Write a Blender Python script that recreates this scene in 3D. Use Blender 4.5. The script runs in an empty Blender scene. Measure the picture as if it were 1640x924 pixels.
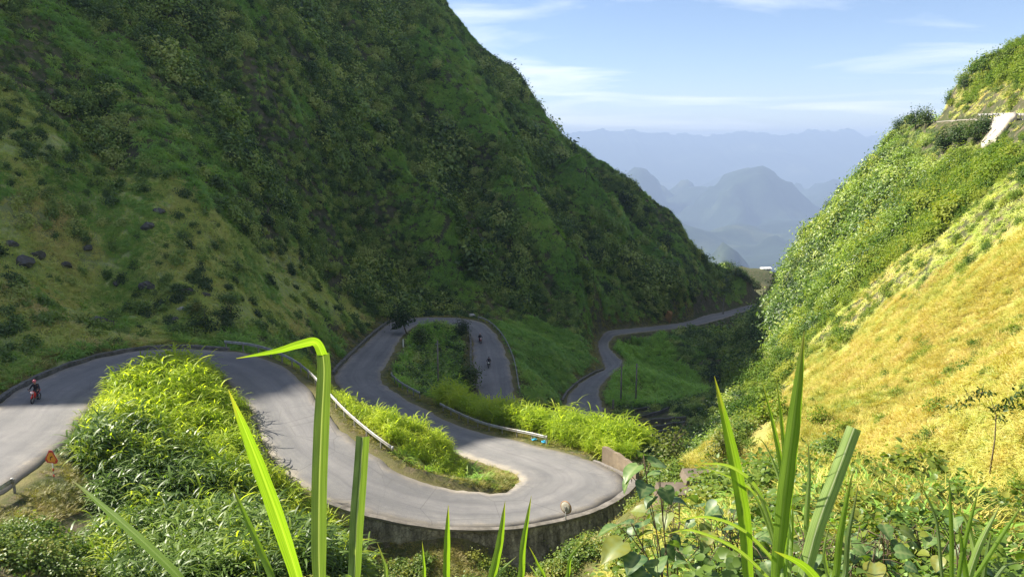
import bpy, math, random
import numpy as np
from mathutils import Vector, Matrix, Euler

random.seed(7)
RNG = np.random.default_rng(11)
SC = bpy.context.scene
COL = SC.collection
rad = math.radians

# ------------------------------------------------------------------ camera
F_PX = 1263.0                       # focal length in pixels of a 1640 wide frame
PITCH = rad(10.4)
cam_d = bpy.data.cameras.new("camera")
cam_d.sensor_width = 36.0
cam_d.lens = 36.0 * F_PX / 1640.0
cam_d.clip_start = 0.05
cam_d.clip_end = 40000.0
cam = bpy.data.objects.new("camera", cam_d)
cam.location = (0, 0, 0)
cam.rotation_euler = (rad(90) - PITCH, 0, 0)
COL.objects.link(cam)
SC.camera = cam

# ------------------------------------------------------------------ light
SUN_AZ = rad(-70)                   # measured from the valley axis (+Y), negative is to the left
SUN_EL = rad(39)
sun_dir = Vector((math.sin(SUN_AZ) * math.cos(SUN_EL), math.cos(SUN_AZ) * math.cos(SUN_EL), math.sin(SUN_EL)))
sd = bpy.data.lights.new("sun", 'SUN')
sd.energy = 5.0
sd.angle = rad(0.5)
sd.color = (1.0, 0.93, 0.80)
so = bpy.data.objects.new("sun", sd)
so.rotation_euler = sun_dir.to_track_quat('Z', 'Y').to_euler()
so.location = (-200, 50, 300)
COL.objects.link(so)

world = bpy.data.worlds.new("World")
SC.world = world
world.use_nodes = True
wn, wl = world.node_tree.nodes, world.node_tree.links
wn.clear()
w_out = wn.new('ShaderNodeOutputWorld')
w_bg = wn.new('ShaderNodeBackground')
w_sky = wn.new('ShaderNodeTexSky')
w_sky.sky_type = 'NISHITA'
w_sky.sun_disc = False
w_sky.sun_elevation = SUN_EL
w_sky.sun_rotation = SUN_AZ
w_sky.altitude = 1500
w_sky.air_density = 1.0
w_sky.dust_density = 0.0
w_sky.ozone_density = 3.0
w_bg.inputs['Strength'].default_value = 0.070
# thin high cloud: noise on the direction projected to a flat layer
tc = wn.new('ShaderNodeTexCoord')
sep = wn.new('ShaderNodeSeparateXYZ')
wl.new(tc.outputs['Generated'], sep.inputs[0])
zc = wn.new('ShaderNodeMath'); zc.operation = 'MAXIMUM'; zc.inputs[1].default_value = 0.015
wl.new(sep.outputs['Z'], zc.inputs[0])
zadd = wn.new('ShaderNodeMath'); zadd.operation = 'ADD'; zadd.inputs[1].default_value = 0.06
wl.new(zc.outputs[0], zadd.inputs[0])
dvx = wn.new('ShaderNodeMath'); dvx.operation = 'DIVIDE'
dvy = wn.new('ShaderNodeMath'); dvy.operation = 'DIVIDE'
wl.new(sep.outputs['X'], dvx.inputs[0]); wl.new(zadd.outputs[0], dvx.inputs[1])
wl.new(sep.outputs['Y'], dvy.inputs[0]); wl.new(zadd.outputs[0], dvy.inputs[1])
cmb = wn.new('ShaderNodeCombineXYZ')
wl.new(dvx.outputs[0], cmb.inputs[0]); wl.new(dvy.outputs[0], cmb.inputs[1])
cmap = wn.new('ShaderNodeMapping')
cmap.inputs['Location'].default_value = (-4.2, 6.6, 0.0)
cmap.inputs['Rotation'].default_value = (0, 0, rad(18))
cmap.inputs['Scale'].default_value = (0.40, 0.56, 1.0)
wl.new(cmb.outputs[0], cmap.inputs[0])
cn = wn.new('ShaderNodeTexNoise')
cn.inputs['Scale'].default_value = 1.0
cn.inputs['Detail'].default_value = 7.0
cn.inputs['Roughness'].default_value = 0.55
cn.inputs['Distortion'].default_value = 0.6
wl.new(cmap.outputs[0], cn.inputs['Vector'])
cr = wn.new('ShaderNodeValToRGB')
cr.color_ramp.elements[0].position = 0.48
cr.color_ramp.elements[1].position = 0.70
wl.new(cn.outputs['Fac'], cr.inputs[0])
cfac = wn.new('ShaderNodeMath'); cfac.operation = 'MULTIPLY'; cfac.inputs[1].default_value = 0.62
wl.new(cr.outputs[0], cfac.inputs[0])
cmix = wn.new('ShaderNodeMixRGB')
cmix.inputs['Color2'].default_value = (9.0, 9.0, 9.2, 1)
wl.new(cfac.outputs[0], cmix.inputs['Fac'])
tint = wn.new('ShaderNodeMixRGB'); tint.blend_type = 'MULTIPLY'; tint.inputs['Fac'].default_value = 1.0; tint.inputs['Color2'].default_value = (0.98, 0.91, 0.93, 1)
wl.new(w_sky.outputs[0], tint.inputs['Color1'])
wl.new(tint.outputs[0], cmix.inputs['Color1'])
wl.new(cmix.outputs[0], w_bg.inputs['Color'])
wl.new(w_bg.outputs[0], w_out.inputs['Surface'])

SC.view_settings.view_transform = 'Standard'
SC.view_settings.look = 'None'
SC.view_settings.exposure = 1.4
SC.view_settings.gamma = 1.0
SC.render.engine = 'CYCLES'
SC.cycles.use_denoising = True
SC.cycles.max_bounces = 6
SC.cycles.diffuse_bounces = 4
SC.cycles.glossy_bounces = 2
SC.cycles.transmission_bounces = 3
SC.cycles.transparent_max_bounces = 4
SC.cycles.volume_bounces = 0
SC.cycles.sample_clamp_indirect = 6.0

# ------------------------------------------------------------------ helpers
_c, _s = math.cos(PITCH), math.sin(PITCH)
def sight(px, py):
    x, u = (px - 820.0) / F_PX, (462.0 - py) / F_PX
    return x, _c + u * _s, -_s + u * _c
def R(px, py, z):                   # point of a sight line at height z
    x, y, w = sight(px, py); t = z / w
    return (x * t, y * t, z)
def W(px, py, Y, dz=0.0):           # point of a sight line at forward distance Y
    x, y, w = sight(px, py); t = Y / y
    return (x * t, Y, w * t + dz)

def smooth(a, b, v):
    t = np.clip((v - a) / (b - a), 0, 1)
    return t * t * (3 - 2 * t)

def tag(o, label=None, cat=None, group=None, kind=None):
    if label: o["label"] = label
    if cat: o["category"] = cat
    if group: o["group"] = group
    if kind: o["kind"] = kind
    return o

def mesh_of(name, verts, faces, mats=(), smooth_shade=False, mat_idx=None):
    me = bpy.data.meshes.new(name)
    me.from_pydata([tuple(map(float, v)) for v in verts], [], faces)
    for m in mats: me.materials.append(m)
    if mat_idx is not None: me.polygons.foreach_set('material_index', mat_idx)
    if smooth_shade: me.polygons.foreach_set('use_smooth', [True] * len(me.polygons))
    me.update()
    return me

def link(name, me, parent=None, loc=None, rot=None, scale=None):
    o = bpy.data.objects.new(name, me)
    COL.objects.link(o)
    if parent is not None: o.parent = parent
    if loc is not None: o.location = loc
    if rot is not None: o.rotation_euler = rot
    if scale is not None: o.scale = (scale,) * 3 if isinstance(scale, (int, float)) else scale
    return o

def empty(name, loc=(0, 0, 0), rot=(0, 0, 0), scale=1.0):
    o = bpy.data.objects.new(name, None)
    o.empty_display_size = 0.2
    COL.objects.link(o)
    o.location = loc; o.rotation_euler = rot; o.scale = (scale,) * 3
    return o

class MB:                            # mesh buffer: collects simple shapes into ONE mesh
    def __init__(self): self.v, self.f, self.m = [], [], []
    def add(self, vs, fs, m=0):
        k = len(self.v); self.v += [tuple(p) for p in vs]
        self.f += [tuple(i + k for i in q) for q in fs]; self.m += [m] * len(fs)
    def box(self, c, s, rot=None, m=0, taper=1.0):
        c = Vector(c); vs = []
        for z in (-1, 1):
            k = taper if z > 0 else 1.0
            for x, y in ((-1, -1), (1, -1), (1, 1), (-1, 1)):
                p = Vector((x * s[0] / 2 * k, y * s[1] / 2 * k, z * s[2] / 2))
                if rot is not None: p = rot @ p
                vs.append(c + p)
        self.add(vs, [(3, 2, 1, 0), (4, 5, 6, 7), (0, 1, 5, 4), (1, 2, 6, 5), (2, 3, 7, 6), (3, 0, 4, 7)], m)
    def tube(self, pts, radii, n=8, m=0, caps=True):
        pts = [Vector(p) for p in pts]
        if isinstance(radii, (int, float)): radii = [radii] * len(pts)
        rings = []
        t0 = (pts[1] - pts[0]).normalized()
        up = Vector((0, 0, 1)) if abs(t0.z) < 0.9 else Vector((1, 0, 0))
        side = t0.cross(up).normalized()
        for i, p in enumerate(pts):
            t = (pts[min(i + 1, len(pts) - 1)] - pts[max(i - 1, 0)]).normalized()
            side = (side - t * side.dot(t)).normalized(); nb = t.cross(side)
            rings.append([p + (side * math.cos(2 * math.pi * k / n) + nb * math.sin(2 * math.pi * k / n)) * radii[i] for k in range(n)])
        vs = [p for r in rings for p in r]; fs = []
        for i in range(len(pts) - 1):
            for k in range(n):
                a, b = i * n + k, i * n + (k + 1) % n
                fs.append((a, b, b + n, a + n))
        if caps: fs += [tuple(range(n))[::-1], tuple(range((len(pts) - 1) * n, len(pts) * n))]
        self.add(vs, fs, m)
    def ball(self, c, r, n=10, m=0, rot=None):
        r = (r,) * 3 if isinstance(r, (int, float)) else r
        vs, fs = [], []
        for i in range(1, n // 2):
            th = math.pi * i / (n // 2)
            for k in range(n):
                ph = 2 * math.pi * k / n
                p = Vector((r[0] * math.sin(th) * math.cos(ph), r[1] * math.sin(th) * math.sin(ph), r[2] * math.cos(th)))
                vs.append(Vector(c) + (rot @ p if rot is not None else p))
        top = Vector((0, 0, r[2])); 
        if rot is not None: top = rot @ top
        vs += [Vector(c) + top, Vector(c) - top]
        for i in range(n // 2 - 2):
            for k in range(n):
                a, b = i * n + k, i * n + (k + 1) % n
                fs.append((a, a + n, b + n, b))
        t, bt = len(vs) - 2, len(vs) - 1; L = (n // 2 - 2) * n
        for k in range(n):
            fs.append((t, k, (k + 1) % n)); fs.append((bt, L + (k + 1) % n, L + k))
        self.add(vs, fs, m)
    def build(self, name, mats, parent=None, smooth_shade=False, loc=None, rot=None):
        if not isinstance(mats, (list, tuple)): mats = [mats]
        return link(name, mesh_of(name, self.v, self.f, mats, smooth_shade, self.m), parent, loc, rot)

# value noise in numpy
_perm = np.random.default_rng(5).permutation(512).astype(np.int64)
_perm = np.concatenate([_perm, _perm])
_val = np.random.default_rng(6).uniform(-1, 1, 1024)
def vnoise(x, y):
    xi, yi = np.floor(x).astype(np.int64), np.floor(y).astype(np.int64)
    fx, fy = x - xi, y - yi
    fx = fx * fx * fx * (fx * (fx * 6 - 15) + 10); fy = fy * fy * fy * (fy * (fy * 6 - 15) + 10)
    def h(a, b): return _val[_perm[(_perm[a & 511] + b) & 511]]
    return (h(xi, yi) * (1 - fx) + h(xi + 1, yi) * fx) * (1 - fy) + (h(xi, yi + 1) * (1 - fx) + h(xi + 1, yi + 1) * fx) * fy
def fbm(x, y, octaves=4, gain=0.5):
    x = np.asarray(x, float); y = np.asarray(y, float)
    v = np.zeros(np.broadcast(x, y).shape); a, k = 1.0, 1.0
    for i in range(octaves):
        v += a * vnoise(x * k + 17.3 * i, y * k - 9.1 * i); a *= gain; k *= 2.03
    return v
def in_poly(x, y, poly):
    x = np.asarray(x); y = np.asarray(y); ins = np.zeros(x.shape, bool)
    n = len(poly); j = n - 1
    for i in range(n):
        xi, yi = poly[i][:2]; xj, yj = poly[j][:2]
        cond = ((yi > y) != (yj > y)) & (x < (xj - xi) * (y - yi) / (yj - yi + 1e-12) + xi)
        ins ^= cond; j = i
    return ins
def catmull(pts, n=10):
    P = np.array(pts, float); out = []
    P = np.vstack([2 * P[0] - P[1], P, 2 * P[-1] - P[-2]])
    for i in range(1, len(P) - 2):
        for k in range(n):
            t = k / n
            out.append(0.5 * (2 * P[i] + (P[i + 1] - P[i - 1]) * t + (2 * P[i - 1] - 5 * P[i] + 4 * P[i + 1] - P[i + 2]) * t * t
                              + (3 * P[i] - P[i - 1] - 3 * P[i + 1] + P[i + 2]) * t ** 3))
    out.append(P[-2]); return np.array(out)

# ------------------------------------------------------------------ materials
def new_mat(name):
    m = bpy.data.materials.new(name); m.use_nodes = True
    nt = m.node_tree; nt.nodes.clear()
    out = nt.nodes.new('ShaderNodeOutputMaterial')
    return m, nt.nodes, nt.links, out
def ramp(n, stops):
    r = n.new('ShaderNodeValToRGB'); el = r.color_ramp.elements
    while len(el) < len(stops): el.new(0.5)
    for e, (p, c) in zip(el, stops):
        e.position = p; e.color = (*c, 1) if len(c) == 3 else c
    return r
def noise_node(n, l, scale, detail=4, rough=0.55, vec=None, coord='Object'):
    t = n.new('ShaderNodeTexNoise'); t.inputs['Scale'].default_value = scale
    t.inputs['Detail'].default_value = detail; t.inputs['Roughness'].default_value = rough
    if vec is None:
        c = n.new('ShaderNodeTexCoord'); vec = c.outputs[coord]
    l.new(vec, t.inputs['Vector']); return t
def mixc(n, l, fac, a, b, mode='MIX'):
    x = n.new('ShaderNodeMixRGB'); x.blend_type = mode
    for sock, v in ((x.inputs['Fac'], fac), (x.inputs['Color1'], a), (x.inputs['Color2'], b)):
        if isinstance(v, (int, float)): sock.default_value = v
        elif isinstance(v, tuple): sock.default_value = (*v, 1) if len(v) == 3 else v
        else: l.new(v, sock)
    return x.outputs[0]
def plain(name, col, rough=0.7, metal=0.0, var=0.25, scale=6.0, bump=0.0, spec=0.3, stain=None):
    """Painted / worn solid: base colour broken up by two noises, uneven gloss, fine relief."""
    m, n, l, out = new_mat(name)
    b = n.new('ShaderNodeBsdfPrincipled')
    t = noise_node(n, l, scale, 5)
    d = tuple(max(0, c * (1 - var)) for c in col); u = tuple(min(1, c * (1 + var)) for c in col)
    r = ramp(n, [(0.3, d), (0.7, u)]); l.new(t.outputs['Fac'], r.inputs[0])
    c = r.outputs[0]
    if stain:
        t2 = noise_node(n, l, scale * 0.4, 6, 0.7)
        r2 = ramp(n, [(0.45, (0, 0, 0)), (0.7, (1, 1, 1))]); l.new(t2.outputs['Fac'], r2.inputs[0])
        c = mixc(n, l, r2.outputs[0], c, stain)
    l.new(c, b.inputs['Base Color'])
    b.inputs['Roughness'].default_value = rough; b.inputs['Metallic'].default_value = metal
    b.inputs['Specular IOR Level'].default_value = spec
    if bump:
        bp = n.new('ShaderNodeBump'); bp.inputs['Strength'].default_value = bump; bp.inputs['Distance'].default_value = 0.03
        t3 = noise_node(n, l, scale * 3, 6, 0.6); l.new(t3.outputs['Fac'], bp.inputs['Height']); l.new(bp.outputs[0], b.inputs['Normal'])
    l.new(b.outputs[0], out.inputs[0]); return m
def leaf_mat(name, stops, transl=0.4, tcol=None, rough=0.5, spec=0.35, patch=0.03, patch_mix=0.5, grad=None):
    """Leaf: colour picked per plant (Object Info random) and per patch of ground, part of the light passes through."""
    m, n, l, out = new_mat(name)
    oi = n.new('ShaderNodeObjectInfo')
    ge = n.new('ShaderNodeNewGeometry')
    t = noise_node(n, l, patch, 3, 0.6, vec=ge.outputs['Position'])
    mr = n.new('ShaderNodeMapRange'); mr.inputs[1].default_value = 0.3; mr.inputs[2].default_value = 0.7
    l.new(t.outputs['Fac'], mr.inputs[0])
    mx = n.new('ShaderNodeMix'); mx.inputs[0].default_value = patch_mix
    l.new(oi.outputs['Random'], mx.inputs[2]); l.new(mr.outputs[0], mx.inputs[3])
    rp = ramp(n, stops); l.new(mx.outputs[0], rp.inputs[0])
    pr = n.new('ShaderNodeBsdfPrincipled')
    pr.inputs['Roughness'].default_value = rough; pr.inputs['Specular IOR Level'].default_value = spec
    l.new(rp.outputs[0], pr.inputs['Base Color'])
    tr = n.new('ShaderNodeBsdfTranslucent')
    tcol = tcol or (1.25, 1.35, 0.5)
    l.new(mixc(n, l, 1.0, rp.outputs[0], tcol, 'MULTIPLY'), tr.inputs['Color'])
    ms = n.new('ShaderNodeMixShader'); ms.inputs[0].default_value = transl
    l.new(pr.outputs[0], ms.inputs[1]); l.new(tr.outputs[0], ms.inputs[2])
    l.new(ms.outputs[0], out.inputs[0]); return m
# ------------------------------------------------------------------ road alignment (left edge, right edge), metres
ROAD = [((-36, 20, -17.0), (-28.5, 22, -17.0)), ((-38.3, 34, -18.8), (-29.6, 33, -18.8)), ((-39.6, 46, -20.0), (-30.0, 42, -20.0)),
        ((-40.9, 58, -20.6), (-31.2, 51, -20.6)), ((-42.5, 66, -20.9), (-33.8, 60, -20.9)), ((-42.5, 73, -21.1), (-34.8, 66, -21.1)),
        ((-40.4, 78.3, -21.2), (-34.2, 70.3, -21.3)), ((-36.8, 80.8, -21.3), (-32.2, 72.8, -21.4)), ((-32.3, 81.2, -21.5), (-28.8, 72.6, -21.6)),
        ((-27.5, 80.1, -21.7), (-26.5, 70.8, -21.9)), ((-23.5, 77, -22.0), (-24.3, 67.6, -22.3)), ((-20, 72.5, -22.4), (-22, 64, -22.8)),
        ((-14.7, 63.6, -23.5), (-18.6, 57.5, -23.8)), ((-9.8, 58.8, -25.0), (-13.8, 53.4, -25.0)), ((-5.8, 57.7, -26.3), (-7.7, 52.4, -26.4)),
        ((-2.5, 58.6, -27.2), (-2.5, 53.1, -27.3)), ((-0.3, 60.2, -27.8), (2.4, 55.2, -27.9)), ((0.6, 62.6, -28.1), (7.0, 58.8, -28.3)),
        ((0.3, 65, -28.4), (9.8, 63.5, -28.6)), ((-1, 67.3, -28.8), (9.0, 67.2, -28.9)), ((-2.9, 69.6, -29.2), (6.5, 70.5, -29.2)),
        ((-6.2, 74.3, -29.8), (1.3, 75.6, -29.7)), ((-11.3, 81.4, -30.5), (-5.4, 82.0, -30.4)), ((-18.4, 91.2, -31.2), (-13.2, 94.2, -31.3)),
        ((-23, 101, -31.8), (-17.2, 102, -31.8)), ((-25, 109, -32.2), (-18.8, 108.8, -32.2)), ((-25, 124.6, -33), (-19.3, 124, -33)),
        ((-24.5, 140, -33.8), (-19.6, 137, -33.7)), ((-23.6, 150, -34.3), (-18.6, 147, -34.3)), ((-20.5, 155.8, -34.7), (-16.3, 150.8, -34.7)),
        ((-15.3, 158, -35), (-13, 152.3, -35)), ((-10, 158.5, -35.4), (-10.4, 150.8, -35.5)), ((-5.7, 155.8, -35.8), (-8.4, 148.5, -35.9)),
        ((-2.8, 147, -36.4), (-7.4, 143.5, -36.4)), ((-0.6, 132, -37.2), (-6.7, 132, -37.2)), ((0.3, 117, -38), (-5.3, 117, -38)),
        ((1.5, 109.5, -38.8), (-4.2, 106.5, -38.8)), ((4.0, 105.2, -39.8), (0.5, 100, -39.9)), ((7.3, 104.5, -40.9), (8.5, 98.3, -40.9)),
        ((9.5, 108.5, -42.0), (15.3, 104.5, -42.0)), ((9.5, 115, -43.0), (15.6, 114, -43.0)), ((9.3, 124, -44.0), (15.4, 124, -44.0))]
_D = [((908, 638), (962, 640), -45), ((930, 613), (960, 622), -45.7), ((955, 598), (975, 603), -46.4), ((969, 590), (996, 581), -47.2),
      ((964, 575), (986, 568), -47.9), ((958, 555), (974, 553), -48.8), ((962, 540), (984, 538), -49.8), ((975, 530), (1005, 534), -50.8),
      ((1010, 526), (1030, 531), -52), ((1060, 521), (1068, 527), -53.6), ((1100, 515), (1110, 522), -55.2), ((1130, 505), (1145, 514), -57),
      ((1160, 499), (1170, 506), -58.6), ((1190, 491), (1196, 498), -60.4), ((1215, 485), (1222, 491), -62), ((1240, 473), (1246, 480), -64)]
for a, b, z in _D: ROAD.append((R(*a, z), R(*b, z)))
ROAD.append(((128, 372, -67), (132, 366, -67)))
ROAD.append(((150, 396, -70), (152, 389, -70)))
UP = [(W(1720, 190, 92), W(1730, 190, 97)), (W(1640, 191, 116), W(1640, 191, 121)), (W(1600, 190, 127), W(1600, 190, 132)), (W(1540, 192, 141), W(1545, 192, 146)),
      (W(1495, 196, 158), W(1503, 195, 163)), (W(1475, 200, 178), W(1490, 198, 180)), (W(1490, 205, 200), W(1510, 205, 200))]
def ribbon(pairs, step=0.6):
    L = catmull([a for a, b in pairs], 14); Rr = catmull([b for a, b in pairs], 14)
    C = (L + Rr) / 2; d = np.r_[0, np.cumsum(np.linalg.norm(np.diff(C, axis=0), axis=1))]
    s = np.arange(0, d[-1], step)
    f = lambda A: np.stack([np.interp(s, d, A[:, k]) for k in range(3)], 1)
    return f(L), f(Rr), s
RL, RR, RS = ribbon(ROAD)
UL, UR, US = ribbon(UP)
RC = (RL + RR) / 2
RHW = np.linalg.norm(RL - RR, axis=1) / 2
UC = (UL + UR) / 2
UHW = np.linalg.norm(UL - UR, axis=1) / 2
# stations near the walled hairpin drop off quickly on both sides
fall = np.full(len(RC), 4.5)
near_b = (np.abs(RC[:, 0] - 0) < 13) & (RC[:, 1] > 52) & (RC[:, 1] < 70)
fall[near_b] = 0.9
fall[(RC[:, 1] > 96) & (RC[:, 1] < 128) & (RC[:, 0] > -4) & (RC[:, 0] < 14)] = 2.2
ST = np.vstack([RC, UC]); ST_HW = np.r_[RHW, UHW]; ST_F = np.r_[fall, np.full(len(UC), 3.0)]

# ------------------------------------------------------------------ terrain control points
CP = []
def cp(*pts):
    for p in pts: CP.append(p)
for i in range(0, len(RC), 14): cp((RC[i, 0], RC[i, 1], RC[i, 2] - 0.1))
for i in range(4, len(UC), 16): cp((UC[i, 0], UC[i, 1], UC[i, 2] - 0.1))
def wl_(*rows):
    for r in rows: CP.append(W(*r))
# left: grassy spur, then the steep bushy face and its silhouette against the sky
wl_((0, 560, 73), (0, 450, 83), (0, 300, 97), (0, 140, 114), (0, 0, 132))
wl_((150, 500, 92), (150, 400, 101), (150, 250, 116), (150, 100, 136), (150, 0, 152))
wl_((300, 520, 90), (300, 450, 98), (300, 350, 109), (300, 250, 123), (300, 120, 145), (300, 0, 166))
wl_((450, 520, 108), (450, 430, 122), (450, 330, 138), (450, 200, 160), (450, 50, 186))
wl_((570, 505, 146), (520, 460, 142), (620, 470, 168), (600, 400, 177), (600, 300, 190), (600, 150, 212), (600, 0, 238))
wl_((740, 495, 168), (750, 400, 184), (750, 250, 214), (750, 130, 248), (750, 74, 276))
wl_((800, 350, 196), (860, 450, 190), (930, 540, 176), (880, 560, 150), (850, 520, 172), (960, 505, 204))
wl_((840, 600, 128), (870, 620, 132))
wl_((900, 400, 222), (900, 300, 248), (900, 229, 278), (820, 147, 278))
wl_((1000, 490, 226), (1000, 400, 250), (1000, 309, 288))
wl_((1100, 470, 258), (1100, 420, 272), (1100, 390, 292), (1180, 470, 296), (1180, 440, 318), (1236, 475, 340))
wl_((672, -20, 288), (706, 26, 282), (600, -150, 290), (450, -150, 238), (300, -150, 206), (150, -150, 186), (0, -150, 168), (-200, 270, 97), (-200, 430, 80))
# behind the skyline
wl_((750, 160, 370), (820, 220, 370), (900, 290, 370), (1000, 370, 380), (1100, 430, 370), (1180, 470, 380), (640, 40, 380))
cp((-150, 420, 130), (-60, 420, 30), (0, 450, -40), (80, 460, -80), (-250, 300, 190), (-250, 120, 130))
cp((-118, 112, 46), (-150, 122, 88), (-150, 100, 68), (-135, 84, 46), (-200, 140, 128), (-108, 140, 46), (-140, 172, 98), (-168, 190, 141))  # unseen slopes left of frame, raised so their shadow crosses the valley
cp((-150, 60, 42), (-110, 40, 12), (-80, 20, -4), (-120, 0, 8), (-200, 40, 62), (-60, 10, -12), (-58, 40, -15))
# far lit shoulder closing the valley, then the drop to the plain
wl_((1195, 428, 470), (1240, 440, 490), (1240, 466, 420), (1290, 470, 440), (1160, 440, 440))
cp((60, 620, -170), (160, 620, -160), (260, 620, -160), (-100, 620, 20), (200, 560, -118), (300, 500, -120))
# valley floor and its gully
wl_((1100, 785, 57), (1060, 805, 57.5), (1040, 700, 100), (1000, 690, 106), (1040, 665, 122), (1130, 645, 140), (1170, 615, 165), (1200, 575, 205), (1215, 545, 245), (1228, 510, 300))
wl_((1000, 605, 150), (1060, 612, 155), (1100, 575, 185), (1050, 548, 198), (1150, 548, 228), (1100, 535, 220), (1180, 520, 262))
wl_((1075, 735, 80), (1140, 720, 78))
# the right hillside
wl_((1200, 690, 72), (1210, 645, 104), (1230, 595, 150), (1240, 545, 190), (1240, 510, 225))
wl_((1300, 770, 38), (1300, 650, 68), (1300, 560, 108), (1300, 505, 142), (1262, 480, 185), (1262, 450, 205), (1300, 388, 203), (1342, 340, 198), (1422, 252, 186), (1480, 222, 182))
wl_((1400, 700, 44), (1400, 600, 65), (1400, 500, 94), (1400, 400, 125), (1400, 300, 158))
wl_((1500, 770, 24), (1500, 650, 41), (1500, 550, 60), (1500, 450, 84), (1500, 350, 110), (1500, 265, 138))
wl_((1640, 800, 15), (1640, 700, 26), (1640, 600, 38), (1640, 500, 51), (1640, 400, 65), (1640, 300, 84), (1620, 240, 104))
wl_((1640, 150, 130), (1640, 74, 165), (1560, 136, 168), (1510, 176, 182))
wl_((1260, 520, 265), (1320, 420, 270), (1400, 300, 262), (1500, 230, 262), (1640, 130, 250))
wl_((1800, 700, 20), (1800, 500, 38), (1800, 300, 60), (1800, 150, 100), (1900, 40, 135), (2000, 300, 50))
cp((220, 150, 60), (220, 300, 20), (260, 420, -60), (200, 30, 60), (120, 10, 34), (40, 0, 4), (16, 3, -4.5), (8, 0, -2.0), (60, 20, 3))
wl_((1640, 890, 8.5), (1640, 835, 12), (1500, 850, 14), (1500, 905, 9.5), (1400, 870, 13), (1400, 830, 19))
# the bank below the viewpoint
cp((0, -8, -1.7), (0, 0, -1.75), (-8, 0, -2.2), (0, 5, -4.0), (-8, 5, -4.6), (8, 5, -4.3), (0, 12, -9.0), (10, 12, -8.2), (-12, 12, -10), (0, 25, -17.3), (12, 25, -15.6), (-12, 25, -18.3),
   (0, 40, -25.4), (8, 42, -25.2), (-8, 42, -25.6), (0, 48.5, -29.0), (-6, 48.5, -28.4), (6, 50, -29.6), (-30, 5, -12), (-22, 22, -17.6), (12, 56, -30.4),
   (-11.5, 50.6, -27.8), (-9, 50.2, -28.4), (-5, 50.3, -29.0), (0, 51.0, -29.7), (5, 53.4, -30.3), (9, 57.2, -30.8), (12.4, 62, -30.9))
cp((-3, 88, -31.6), (4, 84, -31.2), (9, 80, -31.0), (-8, 94, -32.0), (12.5, 76, -30.8))
cp((-4, 61.6, -27.0), (-2.2, 63, -27.9), (-6, 64, -26.9), (-8, 66.5, -27.2), (-4, 66, -28.4), (-11, 72, -27.8), (-14.5, 78, -28.8), (-19, 86, -29.8))
wl_((20, 905, 35), (150, 905, 37), (300, 905, 40), (460, 905, 43))
CP = np.array(CP, float)

def solve_rbf(P, c=6.0, lam=0.25):
    xy = P[:, :2] / 100.0; n = len(P); cc = c / 100.0
    d2 = ((xy[:, None] - xy[None]) ** 2).sum(-1)
    A = -np.sqrt(d2 + cc * cc) + np.eye(n) * -lam / 100.0
    Q = np.c_[np.ones(n), xy]
    M = np.block([[A, Q], [Q.T, np.zeros((3, 3))]])
    w = np.linalg.solve(M, np.r_[P[:, 2], 0, 0, 0])
    return xy, w, cc
_rx, _rw, _rc = solve_rbf(CP)
def base_height(x, y):
    x = np.asarray(x, float).ravel() / 100.0; y = np.asarray(y, float).ravel() / 100.0
    out = np.empty(len(x)); n = len(_rx)
    for i in range(0, len(x), 20000):
        xx, yy = x[i:i + 20000], y[i:i + 20000]
        d2 = (xx[:, None] - _rx[None, :, 0]) ** 2 + (yy[:, None] - _rx[None, :, 1]) ** 2
        out[i:i + 20000] = -np.sqrt(d2 + _rc * _rc) @ _rw[:n] + _rw[n] + _rw[n + 1] * xx + _rw[n + 2] * yy
    return out
def _dense(L, Rr):
    return np.vstack([L * (1 - q) + Rr * q for q in (0, 0.25, 0.5, 0.75, 1.0)])
ZST = np.vstack([_dense(RL, RR), _dense(UL, UR)]).astype(np.float32)
ZFO = np.r_[np.tile(fall, 5), np.full(5 * len(UL), 3.0)].astype(np.float32)
EDGE = np.vstack([RL, RR, UL, UR]).astype(np.float32)
RPOLY = [tuple(p[:2]) for p in RL[::2]] + [tuple(p[:2]) for p in RR[::-2]]
UPOLY = [tuple(p[:2]) for p in UL[::2]] + [tuple(p[:2]) for p in UR[::-2]]
def road_dist(x, y):
    """distance outside the road edge (negative on it), blended road height and fall-off."""
    x = np.asarray(x, float).ravel(); y = np.asarray(y, float).ravel()
    e = np.full(len(x), 60.0); zr = np.zeros(len(x)); fo = np.full(len(x), 4.5)
    C = ST.astype(np.float32); hw = ST_HW.astype(np.float32); near_ = np.zeros(len(x), bool)
    for i in range(0, len(x), 4000):
        d = np.sqrt((x[i:i + 4000, None].astype(np.float32) - C[None, ::4, 0]) ** 2 + (y[i:i + 4000, None].astype(np.float32) - C[None, ::4, 1]) ** 2) - hw[None, ::4]
        m = d.min(1); e[i:i + 4000] = np.maximum(m, 0); near_[i:i + 4000] = m < 12
    k = np.nonzero(near_)[0]
    for i in range(0, len(k), 2000):
        q = k[i:i + 2000]; xx = x[q, None].astype(np.float32); yy = y[q, None].astype(np.float32)
        e[q] = np.sqrt(((xx - EDGE[None, :, 0]) ** 2 + (yy - EDGE[None, :, 1]) ** 2).min(1))
        d2 = (xx - ZST[None, :, 0]) ** 2 + (yy - ZST[None, :, 1]) ** 2
        w = 1.0 / (d2 + 0.12) ** 3; w /= w.sum(1, keepdims=True)
        zr[q] = w @ ZST[:, 2]; fo[q] = w @ ZFO
    ins = in_poly(x[k], y[k], RPOLY) | in_poly(x[k], y[k], UPOLY)
    e[k] = np.where(ins, -e[k], e[k])
    return e, zr, fo
def axis(*segs):
    v = []
    for a, b, st in segs: v += list(np.arange(a, b, st))
    v.append(segs[-1][1]); return np.array(v)
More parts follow.
